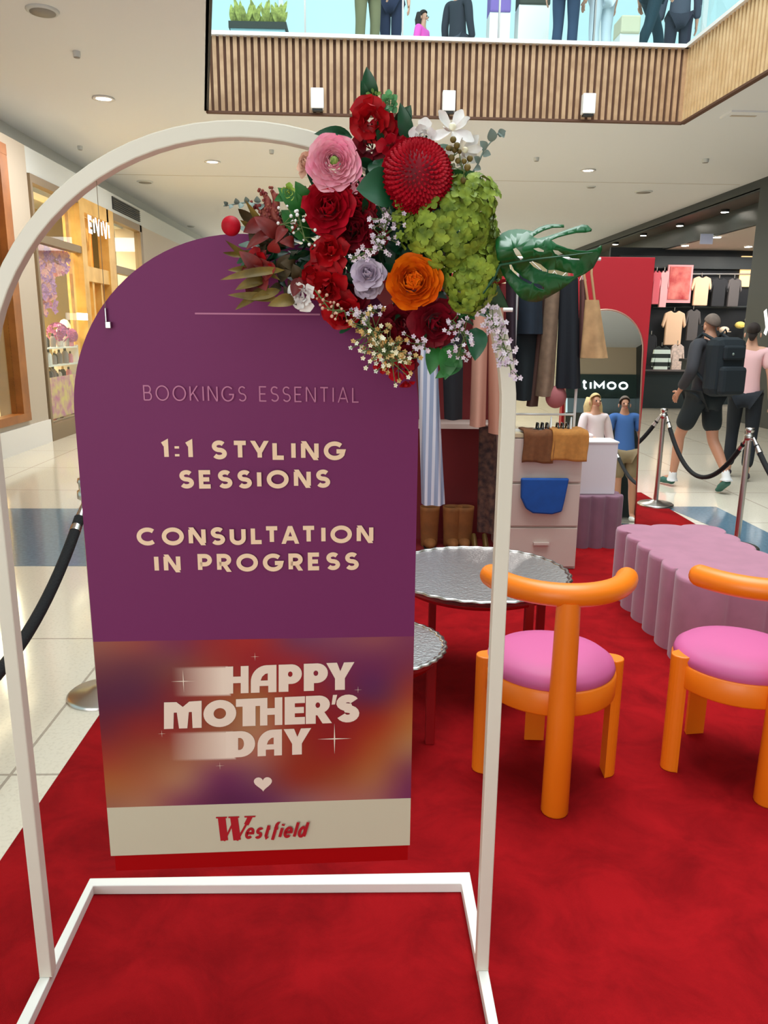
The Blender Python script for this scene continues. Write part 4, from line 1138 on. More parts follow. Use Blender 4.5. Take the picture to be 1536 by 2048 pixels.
# reds on top
bloom(742, 243, 46, 'red', G['red'], 16, 25, 88, ruf=.06, name='red_bloom', label='ruffled red bloom at the top', seed=5, wf=.95, Y=1.42)
bloom(782, 262, 40, 'red', G['crim'], 12, 30, 88, ruf=.08, name='red_bloom', wf=.9, axis=(.4, -1, .2), Y=1.44)
bloom(738, 290, 40, 'burg', G['burg'], 14, 20, 80, name='burgundy_bloom', Y=1.44, axis=(-.2, -1, -.1))
bloom(790, 300, 36, 'red', G['crim'], 12, 35, 88, ruf=.06, name='red_bloom', wf=.7, Y=1.42, axis=(.2, -1, -.3))
# dahlia
def pompon(px, py, rx, n, mt, name, label, Y, ax0=(0, -1, .15), h=.0135):
    c = P(px, py, Y + .03); s_ = .00098; ax, a, b_ = axisframe(Vector(ax0)); mb = MB(); rnd = random.Random(5)
    Rr = rx * s_
    for i in range(n):
        z = 1 - 1.35 * (i + .5) / n; q = i * 2.39996; r_ = math.sqrt(max(0, 1 - z * z))
        d = ax * z + (a * math.cos(q) + b_ * math.sin(q)) * r_
        rad = (a * math.cos(q) + b_ * math.sin(q)); lean = .25 + .75 * (1 - z)
        yd = (d + rad * .35 * lean - ax * .15 * (1 - z)).normalized(); xd = yd.cross(rad if abs(yd.dot(rad)) < .95 else ax).normalized(); zd = xd.cross(yd)
        g = .55 + .45 * min(1, (1 - z) * 1.6)
        petal(mb, c + d * (Rr - h * .8 * g), yd, xd, zd, h * .42 * g, h * g * 1.25, .9, -.25, 3, 3)
    o = mb.build(name, mt, FA, recalc=False); o['label'] = label
    MB().ball(c, Rr - h * .7, n=20, m=14).build('flower_centre', G['burg'], o)
pompon(833, 354, 57, 520, G['crim'], 'crimson_dahlia', 'dense round crimson pompon bloom', 1.37)
bloom(834, 398, 46, 'dah', G['burg'], 70, 40, 110, inner=.02, hf0=.4, hf1=.6, wf=.3, name='dahlia_skirt', axis=(0, -.7, -.7), Y=1.42)
bloom(768, 672, 40, 'burg', G['burg'], 18, 10, 84, name='burgundy_bloom', wf=.9, Y=1.44)
bloom(815, 712, 32, 'burg', G['burg'], 14, 10, 84, name='burgundy_bloom', wf=.9, Y=1.45)
# whites
bloom(845, 272, 33, 'white', G['white'], 14, 10, 70, name='white_rose', label='small white rose near the top', Y=1.42)
bloom(905, 250, 46, 'lily', G['white'], 7, 55, 85, wf=.34, hf0=.95, hf1=.95, inner=.02, name='white_lily', label='open white lily-like bloom', core=(.16, G['cream']), Y=1.41, axis=(-.1, -1, .4))
bloom(932, 300, 42, 'lily', G['white'], 7, 45, 80, wf=.34, hf0=.95, hf1=.95, inner=.02, name='white_lily', core=(.14, G['cream']), Y=1.43, axis=(.4, -1, -.2))
bloom(915, 340, 30, 'lily', G['white'], 6, 40, 80, wf=.38, hf0=.9, hf1=.9, inner=.02, name='white_lily', Y=1.44, axis=(.2, -1, -.5))
bloom(601, 592, 32, 'white', G['white'], 12, 15, 80, ruf=.10, wf=.9, name='white_bloom', label='white ruffled bloom at the lower left', Y=1.42, axis=(-.3, -1, -.2))
# roses left
bloom(655, 412, 58, 'rose', G['crim'], 26, 6, 78, name='red_rose', label='large red rose below the pink bloom', seed=2, wf=.95, hf0=.5, hf1=.72, curl1=.15, Y=1.41, axis=(-.1, -1, .15))
bloom(706, 455, 50, 'rose', G['burg'], 24, 6, 78, name='dark_red_rose', seed=4, wf=.95, Y=1.43)
bloom(660, 500, 46, 'glor', G['red'], 14, 15, 86, wf=.7, inner=.03, hf0=.7, hf1=.95, ruf=.10, name='red_amaryllis', label='open red trumpet bloom in the middle', Y=1.41, axis=(-.1, -1, .3))
bloom(655, 575, 50, 'glor', G['red'], 14, 15, 86, wf=.65, inner=.03, hf0=.7, hf1=.95, ruf=.08, name='red_amaryllis', Y=1.41, axis=(-.2, -1, -.4))
bloom(685, 630, 44, 'glor', G['red'], 14, 15, 90, wf=.8, inner=.03, hf0=.7, hf1=.9, ruf=.08, name='red_amaryllis', Y=1.42, axis=(.1, -1, -.6))
bloom(735, 545, 36, 'lav', G['lav'], 24, 8, 76, name='lavender_rose', label='pale lavender rose left of the orange bloom', wf=.9, Y=1.40, axis=(-.1, -1, .35), seed=8)
bloom(736, 575, 30, 'lav', G['lav'], 16, 20, 80, name='lavender_rose', wf=.9, Y=1.42, axis=(0, -1, -.4))
# orange
bloom(827, 560, 64, 'org', G['orange'], 44, 2, 74, inner=.03, hf0=.42, hf1=.62, wf=.9, curl0=-.7, curl1=-.1, cup=.25, name='orange_ranunculus', label='large orange layered bloom', seed=12, axis=(-.05, -1, .25), Y=1.39)
bloom(976, 475, 42, 'mar', G['orange'], 60, 30, 92, inner=.02, hf0=.4, hf1=.5, wf=.35, name='orange_marigold', label='orange bloom seen edge-on at the right', axis=(.9, -.4, 0), Y=1.45, squash=.42)
# burgundy lower right
bloom(872, 648, 52, 'burg', G['burg'], 20, 10, 76, name='burgundy_rose', label='dark burgundy rose under the orange bloom', seed=6, wf=1.0, Y=1.42, axis=(.2, -1, -.2))
bloom(800, 650, 48, 'burg', G['burg'], 20, 10, 76, name='burgundy_rose', wf=1.0, Y=1.45)
bloom(800, 745, 30, 'red', G['crim'], 10, 40, 90, name='red_petals', wf=.7, axis=(0, -1, -.5), Y=1.44)
bloom(812, 770, 18, 'red', G['red'], 8, 10, 60, name='red_petals', wf=.9, axis=(.1, -.5, -1), Y=1.44)
bloom(765, 735, 22, 'red', G['red'], 8, 40, 80, name='red_petals', wf=.7, axis=(-.1, -1, -.5), Y=1.44)

# hydrangea: two-level heads of tiny four-petalled florets
def hydrangea(px, py, rx, rz, n, label=None, Y=1.42, mt=None, fr=0.0155):
    c = P(px, py, Y); s = 0.00098; mb = MB(); rnd = random.Random(int(px + py))
    for i in range(n):
        z = 1 - 2 * (i + .5) / n; q = i * 2.39996; r_ = math.sqrt(1 - z * z)
        d = Vector((r_ * math.cos(q), r_ * math.sin(q), z))
        if d.y > 0.45: continue
        p_ = c + Vector((d.x * rx * s, d.y * min(rx, rz) * s * .8, d.z * rz * s)) * rnd.uniform(.78, 1.16)
        ax, a, b = axisframe(d + Vector((rnd.uniform(-.4, .4), -.2, rnd.uniform(-.4, .4))))
        t0 = rnd.uniform(0, 1.5); f = fr * rnd.uniform(.8, 1.15)
        for k in range(4):
            g = t0 + k * PI / 2; rd = a * math.cos(g) + b * math.sin(g)
            petal(mb, p_, (rd + ax * .25).normalized(), ax.cross(rd), ax, f * .62, f, .3, .25, 2, 3)
    o = mb.build('green_hydrangea', mt or G['hyd'], FA, recalc=False)
    if label: o['label'] = label
hydrangea(898, 450, 80, 70, 200, 'large cluster of lime green florets right of centre')
hydrangea(945, 400, 40, 40, 70)
hydrangea(940, 555, 42, 60, 120)
hydrangea(970, 505, 28, 60, 60, Y=1.45)
# leaves
def leaf(mb, base, tip, wd_, bend=0.15, n=8, side=None, fold=0.25):
    base = Vector(base); tip = Vector(tip); d = tip - base; L_ = d.length; yd = d.normalized()
    nrm = Vector((0, -1, 0.15)) if side is None else Vector(side)
    xd = yd.cross(nrm).normalized(); zd = xd.cross(yd)
    def f(u, v):
        s = u * 2 - 1; hwid = wd_ * math.sin(PI * min(1, v ** 0.85)) ** 0.8
        return base + yd * (L_ * v) + xd * (s * hwid) + zd * (fold * abs(s) * hwid + bend * L_ * math.sin(PI * v))
    mb.grid(f, 4, n)
def leaves(name, mt, items, label=None, Y=AY):
    for it in items:
        mb = MB(); bx, by, tx, ty, w_ = it[:5]; y0 = it[5] if len(it) > 5 else Y
        leaf(mb, P(bx, by, y0 + .02), P(tx, ty, y0 - .01), w_ * 0.00098)
        o = mb.build(name, mt, FA, recalc=False)
        if label: o['label'] = label
leaves('tall_leaf', M['leafd'], [(742, 215, 733, 133, 15), (735, 215, 722, 160, 9)], 'dark upright leaf at the very top', 1.45)
leaves('leaf', M['leafd'], [(800, 260, 822, 210, 16), (815, 290, 800, 205, 14), (705, 275, 628, 268, 12), (700, 285, 640, 262, 9)], None, 1.45)
leaves('round_leaf', M['leafd'], [(790, 384, 712, 378, 34, 1.385)], 'smooth dark green rounded leaf between the blooms')
leaves('round_leaf', M['leafd'], [(750, 320, 772, 372, 20, 1.42)])
leaves('round_leaf', M['leafd'], [(870, 290, 890, 345, 22, 1.45)])
bloom(716, 405, 42, 'rose', G['crim'], 20, 6, 78, name='red_rose', seed=14, wf=.95, Y=1.43, axis=(.2, -1, .1))
bloom(745, 470, 36, 'burg', G['burg'], 18, 6, 78, name='dark_red_rose', seed=15, wf=.95, Y=1.43, axis=(.2, -1, .1))
bloom(628, 555, 40, 'glor', G['red'], 9, 20, 86, wf=.8, hf0=.8, hf1=.9, ruf=.08, name='red_amaryllis', Y=1.43, axis=(-.5, -1, .1))
bloom(700, 590, 42, 'burg', G['burg'], 18, 6, 80, name='burgundy_bloom', seed=16, wf=.95, Y=1.44)
leaves('leaf', M['leaf'], [(610, 430, 555, 375, 16), (615, 410, 590, 362, 14), (600, 460, 562, 420, 18), (620, 470, 575, 455, 20), (595, 390, 548, 402, 12)], None, 1.43)
leaves('leaf', M['leaf'], [(905, 370, 960, 350, 16), (920, 380, 975, 395, 16), (900, 365, 925, 340, 14)], None, 1.44)
leaves('round_leaf', M['leafd'], [(952, 655, 950, 722, 20, 1.41)], None)
leaves('leaf', M['leaf'], [(880, 700, 925, 735, 20), (870, 690, 860, 750, 16), (900, 690, 890, 760, 20), (925, 720, 870, 757, 14), (880, 720, 930, 700, 16)], None, 1.43)
leaves('leaf', M['leaf'], [(890, 640, 940, 615, 14), (910, 600, 950, 640, 16)], None, 1.45)
# succulent rosette
bloom(777, 206, 22, 'suc', fm('succulent', srgb(110, 168, 112), srgb(84, 140, 96)), 22, 10, 78, wf=.55, name='green_rosette', label='pale green rosette near the top', Y=1.42)
bloom(748, 190, 16, 'suc', fm('succulent2', srgb(150, 176, 84), srgb(110, 150, 80)), 12, 20, 70, wf=.4, name='green_bud', Y=1.44)
bloom(577, 384, 18, 'suc', fm('green_button', srgb(176, 196, 96), srgb(130, 168, 60)), 14, 10, 60, wf=.7, name='green_bud', Y=1.42)
# bronze curling foliage left
rnd = random.Random(21)
mb = MB(); mr = MB(); mg = MB()
for (x0, y0, x1, y1, w_) in [(560, 560, 450, 480, 8), (570, 540, 440, 560, 8), (560, 600, 455, 590, 8), (540, 570, 470, 620, 8), (560, 500, 490, 400, 7),
                             (590, 600, 535, 612, 12), (530, 560, 470, 580, 10), (560, 580, 500, 600, 9), (520, 540, 455, 540, 7), (545, 480, 480, 440, 8), (520, 500, 445, 505, 6)]:
    leaf(mb, P(x0, y0, 1.43), P(x1, y1, 1.40), w_ * .00098, bend=rnd.uniform(-.3, .3), fold=.5)
for k in range(16):
    x0, y0 = rnd.uniform(500, 600), rnd.uniform(440, 560)
    leaf(mr, P(x0, y0, 1.43), P(x0 + rnd.uniform(-60, 20), y0 + rnd.uniform(-50, 50), 1.41), rnd.uniform(8, 15) * .00098, bend=rnd.uniform(-.2, .3), fold=.4)
for k in range(26):
    x0, y0 = rnd.uniform(505, 605), rnd.uniform(440, 600)
    leaf(mg, P(x0, y0, 1.45), P(x0 + rnd.uniform(-50, 30), y0 + rnd.uniform(-40, 40), 1.43), rnd.uniform(7, 13) * .00098, bend=rnd.uniform(-.2, .3), fold=.4)
mb.build('bronze_foliage', M['leafb'], FA, recalc=False)['label'] = 'curling bronze-gold leaves at the left end'
mr.build('red_foliage', M['leafr'], FA, recalc=False)['label'] = 'red-brown leaves at the left end'
mg.build('foliage', mat('foliage_dark_olive', srgb(70, 54, 28), 0.6, noise=.3), FA, recalc=False)
bloom(515, 528, 30, 'red', G['red'], 8, 45, 85, name='red_cup', wf=.8, axis=(-.3, -1, -.3), Y=1.42)
bloom(545, 465, 24, 'red', G['burg'], 12, 30, 85, name='burgundy_bloom', wf=.5, axis=(-.3, -1, .3), Y=1.43)
MB().ball(P(462, 452, 1.41), 0.0168, n=16, m=12).build('red_ball', G['crim'], FA)['label'] = 'single round red berry at the left tip'
# amaranth plume
mb = MB()
for (ax_, ay_, bx_, by_) in [(548, 470, 528, 385), (556, 460, 512, 410), (560, 470, 545, 380)]:
    pts = [P(ax_ + (bx_ - ax_) * k / 10 + 4 * math.sin(k), ay_ + (by_ - ay_) * k / 10, 1.43) for k in range(11)]
    mb.tube(pts, [.003 + .005 * math.sin(PI * k / 10) for k in range(11)], 8)
    for k in range(40):
        p_ = pts[rnd.randrange(11)] + Vector((rnd.uniform(-.008, .008), rnd.uniform(-.008, .003), rnd.uniform(-.006, .006)))
        mb.ball(p_, .0028, n=6, m=4)
mb.build('amaranth_plume', fm('amaranth', srgb(150, 78, 62), srgb(120, 40, 44), 120), FA, recalc=False)
# small sprays: stems with tiny blossoms, berries or seed heads
def spray(name, path, n, spread, mts, r0=.0042, Y=1.42, label=None, blossom=True, stem='stem'):
    pts = [P(x, y, Y) for x, y in path]; rnd_ = random.Random(int(path[0][0] * 7 + n))
    st = MB().tube(pts, .0014, 6) if len(pts) > 1 else MB()
    mb_ = MB(); i = 0
    while i < n:
        u = rnd_.random() * (len(pts) - 1); k = min(int(u), len(pts) - 2) if len(pts) > 1 else 0
        p0 = pts[k].lerp(pts[k + 1], u - k) if len(pts) > 1 else pts[0]
        d = Vector((rnd_.gauss(0, 1), rnd_.gauss(0, .6), rnd_.gauss(0, 1))) * spread * .00098
        p_ = p0 + d
        if d.length > spread * .0022: continue
        i += 1
        st.tube([p0, p_], .0008, 4)
        if blossom:
            ax, a, b = axisframe(Vector((rnd_.uniform(-.6, .6), -1, rnd_.uniform(-.6, .6))))
            for g in range(5):
                t_ = g * 2 * PI / 5; rd = a * math.cos(t_) + b * math.sin(t_)
                petal(mb_, p_, (rd + ax * .3).normalized(), ax.cross(rd), ax, r0 * .6, r0 * 1.15, .4, .1, 2, 2)
        else: mb_.ball(p_, r0 * rnd_.uniform(.7, 1.1), n=8, m=6)
    o = mb_.build(name, mts, FA, recalc=False)
    if label: o['label'] = label
    st.build('stems', M[stem], o, recalc=False)
    return o
spray('waxflower_spray', [(760, 500), (772, 450), (780, 415)], 46, 16, G['lilac'], Y=1.40, label='tiny pale lilac blossoms above the orange bloom')
spray('waxflower_spray', [(700, 520), (740, 500), (760, 495)], 24, 10, G['lilac'], Y=1.39)
spray('waxflower_spray', [(700, 620), (735, 640), (745, 615)], 24, 12, G['lilac'], Y=1.40)
spray('golden_spray', [(735, 650), (770, 690), (800, 720)], 90, 22, G['gold'], r0=.0046, Y=1.40, label='golden brown speckled cluster at the bottom')
spray('waxflower_spray', [(735, 640), (760, 700), (785, 725)], 50, 24, G['cream'], r0=.0042, Y=1.39)
spray('waxflower_spray', [(830, 680), (850, 700)], 16, 12, G['lilac'], Y=1.40)
spray('waxflower_spray', [(905, 640), (930, 670), (915, 715)], 44, 16, G['lilac'], Y=1.41)
spray('waxflower_spray', [(945, 590), (985, 640), (1008, 690), (1024, 745)], 90, 12, G['lilac'], r0=.0052, Y=1.42, label='trail of tiny white and lilac blossoms down the right post')
spray('green_berry_spray', [(630, 580), (660, 620), (690, 622)], 20, 9, G['peach'], Y=1.39, blossom=False, r0=.003)
spray('berry_spray', [(905, 320), (915, 290), (925, 340), (930, 345)], 14, 12, fm('berries_olive', srgb(92, 74, 34), srgb(120, 100, 50)), blossom=False, r0=.0055, Y=1.39)
spray('berry_spray', [(560, 450), (600, 440), (610, 480)], 20, 14, G['white'], blossom=False, r0=.003, Y=1.41)
spray('hydrangea_side_blossoms', [(800, 400), (815, 430), (820, 470)], 40, 12, G['hyd'], r0=.008, Y=1.40)
# eucalyptus twigs
def twig(path, leafs, Y=1.44, label=None):
    pts = [P(x, y, Y) for x, y in path]
    st = MB().tube(pts, [.0022 - .0012 * k / (len(pts) - 1) for k in range(len(pts))], 6)
    lf = MB()
    for (x, y, dx, dy, w_) in leafs: leaf(lf, P(x, y, Y), P(x + dx, y + dy, Y - .01), w_ * .00098, bend=.1)
    o = lf.build('eucalyptus_twig', M['leafg'], FA, recalc=False)
    if label: o['label'] = label
    st.build('stem', M['leafg'], o, recalc=False)
twig([(935, 360), (955, 330), (968, 300), (985, 280), (1000, 262)], [(984, 284, -2, -28, 9), (996, 270, 16, -8, 7), (972, 300, -12, -18, 8), (966, 308, 16, 2, 7), (958, 325, -10, -12, 6), (950, 336, 12, 4, 6), (1000, 262, 8, 14, 6)], 1.44, 'slender grey-green twig at the upper right')
twig([(560, 430), (530, 410), (490, 405), (447, 412)], [(455, 411, -8, -8, 4), (465, 410, -6, 8, 4), (475, 408, -4, -12, 5), (485, 407, -6, 11, 5), (495, 405, -4, -12, 5), (505, 405, -4, 12, 5), (516, 406, -2, -14, 6), (524, 408, -4, 12, 6)], 1.43, 'small grey-green leaf twig at the upper left')
# the split-leaf monstera
def monstera():
    Z = lambda pts: [(940 + x / 5.12, 430 + y / 5.12) for x, y in pts]
    out = Z([(262, 258), (330, 190), (400, 160), (480, 150), (560, 155), (640, 172), (700, 132), (780, 105), (860, 97), (960, 104), (962, 130), (850, 133), (760, 160), (690, 195), (640, 228), (690, 246),
             (790, 222), (900, 186), (1000, 150), (1090, 120), (1150, 102), (1200, 108), (1245, 150), (1240, 170), (1180, 182), (1090, 185), (1000, 205), (900, 232), (830, 262), (880, 300), (1000, 342), (1100, 362), (1200, 366), (1290, 345), (1342, 308),
             (1350, 350), (1320, 430), (1260, 540), (1180, 600), (1080, 650), (1000, 712), (920, 770), (830, 822), (740, 870), (680, 888), (600, 884), (530, 860), (470, 800), (400, 710), (340, 620), (300, 520), (275, 430), (262, 330)])
    holes = [Z(h) for h in [
        [(440, 350), (470, 335), (505, 370), (545, 440), (520, 460), (470, 410)],
        [(645, 345), (700, 335), (755, 360), (755, 378), (700, 374)],
        [(845, 358), (900, 365), (970, 410), (1040, 440), (1120, 445), (1120, 460), (1010, 458), (930, 425), (870, 395)],
        [(605, 480), (640, 468), (720, 500), (790, 560), (790, 585), (720, 570), (650, 530)],
        [(400, 500), (425, 505), (450, 560), (500, 600), (540, 640), (640, 690), (620, 710), (530, 665), (460, 600), (410, 550)],
        [(800, 565), (880, 560), (960, 585), (1060, 600), (1060, 625), (960, 625), (870, 600), (800, 595)],
        [(650, 700), (700, 705), (760, 740), (755, 765), (700, 750), (655, 720)]]]
    b = bmesh.new()
    for poly in [out] + holes:
        vs = [b.verts.new((x, y, 0)) for x, y in poly]
        for i in range(len(vs)): b.edges.new((vs[i], vs[(i + 1) % len(vs)]))
    bmesh.ops.triangle_fill(b, use_beauty=True, edges=b.edges[:])
    bmesh.ops.subdivide_edges(b, edges=b.edges[:], cuts=2, use_grid_fill=False)
    def bend(x, y):
        u = (x - 1000) / 200; v = (y - 520) / 80
        yy = 1.42 + 0.03 * u * u - 0.025 * math.exp(-((y - (505 - 10 * u)) / 26) ** 2) + 0.006 * math.sin(v * 5 + u * 3) + 0.02 * v * v
        return P(x, y, yy)
    for v in b.verts: v.co = bend(v.co.x, v.co.y)
    me = bpy.data.meshes.new('monstera_leaf'); off = FA.location
    for v in b.verts: v.co -= off
    b.to_mesh(me); b.free()
    for p_ in me.polygons: p_.use_smooth = True
    me.materials.append(mat('monstera_green', srgb(14, 84, 36), 0.36, noise=.12, nscale=14))
    o = bpy.data.objects.new('monstera_leaf', me); COL.objects.link(o); o.parent = FA
    o['label'] = 'big glossy split leaf reaching to the right'
    md = o.modifiers.new('s', 'SOLIDIFY'); md.thickness = .0012
    pts = [P(x, y, 1.40) for x, y in [(955, 600), (985, 560), (1000, 530), (1060, 520), (1130, 512), (1185, 505)]]
    MB().tube(pts, [.003, .003, .0026, .002, .0014, .0008], 8).build('midrib', M['leafd'], o, recalc=False)
    mb_ = MB(); mb_.prism([(0, 0)], 'y', 0, 0) if False else None
    low = [(978, 565), (1000, 572), (1012, 595), (1019, 615), (985, 614), (970, 596)]
    b_ = MB().add([bend(x, y) + Vector((0, .01, 0)) for x, y in low], [tuple(range(6))])
    b_.build('leaf', M['leafd'], FA, solid=.0012)
monstera()
# wooden tie block hidden inside the flowers, holding them to the arch
MB().ball(P(800, 470, 1.50), .07, (1.6, .45, 1.2)).build('foam_core', M['leafd'], FA)
# ------------------------------------------------------------ people
def skin_mesh(name, verts, edges, radii, mt, parent, sub=2, root=0):
    me = bpy.data.meshes.new(name); me.from_pydata([Vector(v) for v in verts], edges, [])
    o = bpy.data.objects.new(name, me); COL.objects.link(o)
    md = o.modifiers.new('skin', 'SKIN'); md.use_smooth_shade = True; md.branch_smoothing = 0.6
    for i, r_ in enumerate(radii):
        r_ = r_ if isinstance(r_, tuple) else (r_, r_); me.skin_vertices[0].data[i].radius = r_
    me.skin_vertices[0].data[root].use_root = True
    md = o.modifiers.new('sub', 'SUBSURF'); md.levels = sub; md.render_levels = sub
    dg = bpy.context.evaluated_depsgraph_get(); ev = o.evaluated_get(dg)
    m2 = bpy.data.meshes.new_from_object(ev); m2.name = name
    for p_ in m2.polygons: p_.use_smooth = True
    m2.materials.clear(); m2.materials.append(mt)
    o.modifiers.clear(); o.data = m2; bpy.data.meshes.remove(me)
    if parent: o.parent = parent
    return o

def person(label, loc, rz, h=1.75, pose=None, skin='skin', hair=None, hairstyle='short', top=None, topkind='tee', bottom=None,
           bottomkind='trousers', shoes=None, socks=None, women=False, face=True, group=None):
    """Figure facing local -Y, feet at z=0."""
    k = h / 1.75
    J = dict(pelvis=(0, 0, .95), spine=(0, .005, 1.10), chest=(0, .01, 1.30), neck=(0, .01, 1.47), head=(0, -.005, 1.58), crown=(0, .0, 1.68),
             shL=(.17, .01, 1.42), elL=(.22, .02, 1.14), wrL=(.24, -.05, .90), hipL=(.09, 0, .90), knL=(.10, -.02, .50), anL=(.10, .02, .09), toL=(.11, -.13, .03),
             shR=(-.17, .01, 1.42), elR=(-.22, .02, 1.14), wrR=(-.24, -.05, .90), hipR=(-.09, 0, .90), knR=(-.10, -.02, .50), anR=(-.10, .02, .09), toR=(-.11, -.13, .03))
    if women:
        for s in 'LR':
            x, y, z = J['sh' + s]; J['sh' + s] = (x * .88, y, z - .01)
    if pose: J.update(pose)
    J = {a: Vector(b) * k for a, b in J.items()}
    t = thing('person', label, 'person', loc, group)
    t.rotation_euler.z = rz
    V = []; E = []; RA = []; idx = {}
    def v(n, p_, r_, par=None):
        idx[n] = len(V); V.append(p_); RA.append(tuple(q * k for q in r_) if isinstance(r_, tuple) else r_ * k)
        if par is not None: E.append((idx[par], idx[n]))
    v('pelvis', J['pelvis'], (.135, .10)); v('spine', J['spine'], (.12 if not women else .105, .09), 'pelvis'); v('chest', J['chest'], (.145, .10), 'spine')
    v('neckb', J['neck'].lerp(J['chest'], .35), (.075, .065), 'chest'); v('neck', J['neck'], .052, 'neckb')
    v('jaw', J['neck'].lerp(J['head'], .62) + Vector((0, -.015 * k, 0)), (.060, .068), 'neck')
    v('head', J['head'], (.073, .088), 'jaw'); v('crown', J['crown'], (.058, .068), 'head')
    nd = (J['head'] - J['neck'])
    fwd = Vector((0, -1, 0))
    v('nose', J['head'] + fwd * .098 * k + Vector((0, 0, -.02 * k)), .010, 'head')
    for s, sx in (('L', 1), ('R', -1)):
        v('sh' + s, J['sh' + s], .052, 'neckb'); v('el' + s, J['el' + s], .038, 'sh' + s); v('wr' + s, J['wr' + s], .025, 'el' + s)
        d = (J['wr' + s] - J['el' + s]).normalized()
        side = Vector((0, -1, 0)); side = (side - d * side.dot(d)).normalized()
        palm = J['wr' + s] + d * .05 * k
        v('pa' + s, palm, (.030, .018), 'wr' + s)
        for f in range(4):
            o_ = side * (.030 - .019 * f) * k; ln = (.075, .085, .08, .062)[f]
            a = palm + o_ + d * .035 * k; b = a + d * ln * .5 * k + Vector((-sx * .006, 0, 0)); c = b + d * ln * .42 * k + Vector((-sx * .016, 0, 0)) * k
            v('f%s%da' % (s, f), a, .0095, 'pa' + s); v('f%s%db' % (s, f), b, .0085, 'f%s%da' % (s, f)); v('f%s%dc' % (s, f), c, .0075, 'f%s%db' % (s, f))
        a = palm + side * .038 * k - d * .005 * k; v('th%sa' % s, a, .011, 'pa' + s); v('th%sb' % s, a + (side * .025 + d * .035) * k, .009, 'th%sa' % s)
        v('hip' + s, J['hip' + s], (.088, .088), 'pelvis'); kn = J['kn' + s]; an = J['an' + s]
        v('kn' + s, kn, .055, 'hip' + s); v('ca' + s, kn.lerp(an, .32) + Vector((0, .012 * k, 0)), .055, 'kn' + s); v('an' + s, an, .034, 'ca' + s)
        v('to' + s, J['to' + s], (.036, .022), 'an' + s)
    skin_mesh('body', V, E, RA, M[skin], t, 2)
    def sub(name, chains, mt, grow, extra=None):
        vs = []; es = []; rs = []; m_ = {}
        for ch_ in chains:
            pr_ = None
            for n in ch_:
                if isinstance(n, tuple): nm, p_, r_ = n
                else: nm, p_, r_ = n, V[idx[n]], RA[idx[n]]
                if nm not in m_:
                    m_[nm] = len(vs); vs.append(p_); rr = r_ if isinstance(r_, tuple) else (r_, r_)
                    rs.append((rr[0] + grow * k, rr[1] + grow * k))
                if pr_ is not None: es.append((pr_, m_[nm]))
                pr_ = m_[nm]
        return skin_mesh(name, vs, es, rs, mt, t, 2)
    L = lambda a, b, u: V[idx[a]].lerp(V[idx[b]], u)
    if top is not None:
        ch_ = [[('hemT', V[idx['pelvis']] - Vector((0, 0, .05 * k)), (.137 * k, .108 * k)), 'pelvis', 'spine', 'chest', 'neckb']]
        for s in 'LR':
            if topkind == 'long': ch_.append(['neckb', 'sh' + s, 'el' + s, ('cuff' + s, L('el' + s, 'wr' + s, .9), .03 * k)])
            else: ch_.append(['neckb', 'sh' + s, ('cuff' + s, L('sh' + s, 'el' + s, .75), .046 * k)])
        sub('hoodie' if topkind == 'long' else 'shirt', ch_, top, .021)
    if bottom is not None:
        ch_ = []
        for s in 'LR':
            if bottomkind == 'shorts': ch_.append(['pelvis', 'hip' + s, ('hem' + s, L('hip' + s, 'kn' + s, .85), .085 * k)])
            else: ch_.append(['pelvis', 'hip' + s, 'kn' + s, 'ca' + s, ('hem' + s, L('ca' + s, 'an' + s, .93), .05 * k)])
        sub(bottomkind, ch_, bottom, .014)
    if shoes is not None:
        for s in 'LR':
            an, to = V[idx['an' + s]], V[idx['to' + s]]; d = (to - an); mid = an.lerp(to, .45); mid.z = min(mid.z, an.z - .02 * k)
            he = an - Vector((d.x, d.y, 0)).normalized() * .03 * k - Vector((0, 0, .045 * k))
            skin_mesh('shoe', [he, mid + Vector((0, 0, -.01 * k)), to, to + Vector((d.x, d.y, 0)).normalized() * .035 * k], [(0, 1), (1, 2), (2, 3)], [(.042 * k, .04 * k), (.046 * k, .04 * k), (.046 * k, .028 * k), (.032 * k, .02 * k)], shoes, t, 2, 1)
    if socks is not None:
        for s in 'LR': skin_mesh('sock', [L('ca' + s, 'an' + s, .75), V[idx['an' + s]], V[idx['an' + s]] - Vector((0, 0, .03))], [(0, 1), (1, 2)], [.04 * k, .042 * k, .042 * k], socks, t, 1, 1)
    hd = V[idx['head']]
    if hair is not None:
        mb = MB()
        def f(u, w_):
            a = 2 * PI * u; e_ = R(100 - 0) * w_
            back = 0.5 + 0.5 * math.sin(a)
            e_ = w_ * R(56 + 62 * back)
            return hd + Vector((math.sin(e_) * math.cos(a) * .069, math.sin(e_) * math.sin(a) * .082 + .003, math.cos(e_) * .086 + .038)) * k
        mb.grid(f, 24, 10, wrap=True)
        if hairstyle == 'long':
            for s in (-1, 0, 1):
                mb.tube([hd + Vector((s * .045, .05, .06)) * k, hd + Vector((s * .075, .06, -.05)) * k, hd + Vector((s * .085, .05, -.16)) * k, hd + Vector((s * .075, .03, -.24)) * k], [.05 * k, .055 * k, .045 * k, .015 * k], 12)
        if hairstyle == 'bun':
            mb.ball(hd + Vector((0, .10, .06)) * k, .05 * k)
            mb.tube([hd + Vector((0, .07, 0)) * k, hd + Vector((0, .10, -.06)) * k], [.05 * k, .02 * k], 10)
        mb.build('hair', hair, t, local=True, solid=.004 * k)
